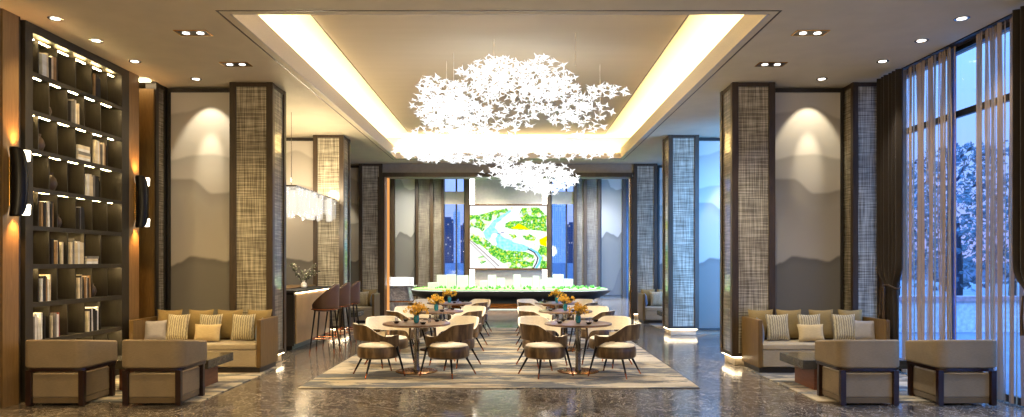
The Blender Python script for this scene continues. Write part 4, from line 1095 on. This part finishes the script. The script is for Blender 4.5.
tws = [(428, 438, 282.5), (437, 446, 275), (446.5, 455.5, 274.5), (457, 468, 275.5), (480, 487, 281), (488, 496, 275), (497, 505, 278), (513.5, 520.5, 274.7), (521.5, 532, 278), (533, 539, 276), (540, 546, 280), (547, 552.5, 278), (553, 563.5, 274.5), (564.5, 573, 279)]
rr = random.Random(8)
for p0, p1, py in tws:
    d_ = rr.uniform(27.1, 28.6); xa, xb = X(p0, d_) + .2, X(p1, d_) + .2; yy = d_ - 27.6; zt_ = Z(py, d_); mb = MB()
    mb.box(xa, xb, yy, yy + .28, .75, zt_)
    m_ = int((xb - xa) / .07)
    for k in range(m_ + 1): q = xa + (xb - xa) * k / m_; mb.box(q - .006, q + .006, yy - .012, yy, .75, zt_)
    mb.build('model_tower', 'lit_acrylic', cm)
mb = MB()
for k in range(110):
    L = rr.uniform(-3.4, 3.4); y = rr.uniform(-1.55, 1.55) * (1 if abs(L) < 2.3 else .55); s_ = rr.uniform(.03, .06)
    mb.lathe([(s_ * .2, .74), (s_ * .9, .74 + s_ * .6), (s_, .74 + s_), (s_ * .5, .74 + s_ * 1.8), (.004, .74 + s_ * 2.1)], 6, (L, y, 0))
mb.build('model_trees', 'model_tree', cm)['kind'] = 'stuff'

# ------------------------------------------------------------------ outdoors at dusk
struct(MB().box(6.6, 60, -40, 80, -.5, -.3), 'ground', 'paving', 'pale paving outside')
struct(MB().box(-2500, 6.6, 35.4, 3000, -.6, -.4).box(6.6, 2500, 80, 3000, -.6, -.4), 'terrain', 'far_ground', 'dark ground of the city far outside')
def tower(px0, px1, py, d_, mat, label):
    r_ = thing('tower', label, 'building', (X((px0 + px1) / 2, d_), d_, -.3)); w = (px1 - px0) * d_ / F / 2; h = Z(py, d_)
    MB().box(-w, w, 0, w * 2, 0, h).build('shaft', mat, r_)
    MB().box(-w * .6, w * .6, w * .4, w * 1.6, h, h * 1.04 + 1).build('roof_block', mat, r_)
for a in ((441, 453, 219, 1300, 'tower_dark', 'dark tower seen through the left part of the left back window'), (453.6, 459.5, 212, 1700, 'tower_pale', 'slim pale tower beside the dark one in the left back window'), (460.5, 470, 225, 1100, 'tower_dark', 'rounded dark block at the right edge of the left back window'),
          (549, 562, 192, 1500, 'tower_pale', 'wide pale tower in the right back window'), (562.5, 567, 206, 2000, 'tower_pale', 'narrow pale tower in the middle of the right back window'), (567, 579, 224, 1200, 'tower_dark', 'dark blue tower at the right edge of the right back window')): tower(*a)
def tree(x, y, h, label, seed):
    rr = random.Random(seed); r_ = thing('tree', label, 'tree', (x, y, -.3), group='trees outside the glazing')
    MB().tube([(0, 0, 0), (.1, .05, h * .3), (0, 0, h * .55)], [.16, .12, .06], 8).build('trunk', 'bark', r_)
    mb = MB()
    for k in range(950):
        a = rr.uniform(0, 2 * PI); zz = rr.uniform(.16, 1); rad = h * .34 * math.sqrt(max(.02, 1 - ((zz - .55) / .5) ** 2)) * rr.uniform(.35, 1)
        c = Vector((rad * math.cos(a), rad * math.sin(a), zz * h)); s_ = rr.uniform(.09, .19)
        v1 = Vector((rr.uniform(-1, 1), rr.uniform(-1, 1), rr.uniform(-1, 1))).normalized() * s_; v2 = v1.orthogonal().normalized() * s_ * .7; v3 = v1.cross(v2).normalized() * s_ * .2
        q4 = [mb.bm.verts.new(c + w_) for w_ in (-v1, v2, v1, -v2)]; tp = mb.bm.verts.new(c + v3)
        for i in range(4): mb.bm.faces.new((q4[i], q4[(i + 1) % 4], tp))
    mb.build('foliage', 'tree_leaf', r_)
for i, (rt, d_, h) in enumerate(((.615, 27, 6.4), (.69, 31, 7.2), (.53, 36, 7.0), (.83, 27, 6.0), (.42, 27, 5.8), (.60, 50, 10))):
    tree(rt * d_, d_, h, 'leafy tree outside the right glazing, %s from the far end of it' % ORD[i], i)
r_ = thing('garden_wall', 'low white wall with rose coloured coping outside the right glazing', 'wall', (14, 21, -.3))
MB().box(-3, 8, 0, .3, 0, .9).build('wall_body', 'plaster_white', r_); MB().box(-3.05, 8.05, -.05, .35, .9, 1.05).build('coping', 'plaster_rose', r_)

# ------------------------------------------------------------------ dusk sky
for y0, y1, e_ in ((12.9, 16.9, 150), (17.9, 21.9, 50), (24, 34, 150)):   # area lamps added inside the glazing, standing in for blue skylight
    o = lamp('AREA', 'window_daylight', (6.1, (y0 + y1) / 2, 2.4), e_, (.14, .42, 1), 2.0, (0, 0, 0), 4.2)
    o.rotation_euler = Vector((-.42, .9, -.05)).to_track_quat('-Z', 'Y').to_euler(); o.data.spread = R(125)
w = bpy.data.worlds.new('dusk'); sc.world = w; w.use_nodes = True; nt = w.node_tree; nt.nodes.clear()
tc = nt.nodes.new('ShaderNodeTexCoord'); sp = nt.nodes.new('ShaderNodeSeparateXYZ'); nt.links.new(tc.outputs['Generated'], sp.inputs[0])
rp = nt.nodes.new('ShaderNodeValToRGB'); nt.links.new(sp.outputs[2], rp.inputs[0])
e = rp.color_ramp.elements; e[0].position = .02; e[0].color = (.20, .23, .48, 1); e[1].position = .25; e[1].color = (.17, .38, .85, 1)
for p_, c_ in ((.42, (.15, .42, 1.0)), (.6, (.45, 1.4, 3.6))):
    q_ = rp.color_ramp.elements.new(p_); q_.color = (*c_, 1)
bg = nt.nodes.new('ShaderNodeBackground'); nt.links.new(rp.outputs[0], bg.inputs[0]); bg.inputs[1].default_value = 1.5
ow = nt.nodes.new('ShaderNodeOutputWorld'); nt.links.new(bg.outputs[0], ow.inputs[0])
for y0, y1, h in ((2.2, 12.0, H), (12.76, 17.0, H), (17.76, 22.0, H), (23.2, 34.8, 6)):
    l = lamp('AREA', 'window_portal', (6.36, (y0 + y1) / 2, h / 2), 1, (1, 1, 1), y1 - y0, (0, R(90), 0), h)
    l.data.shape = 'RECTANGLE'; l.data.size = h; l.data.size_y = y1 - y0; l.data.cycles.is_portal = True
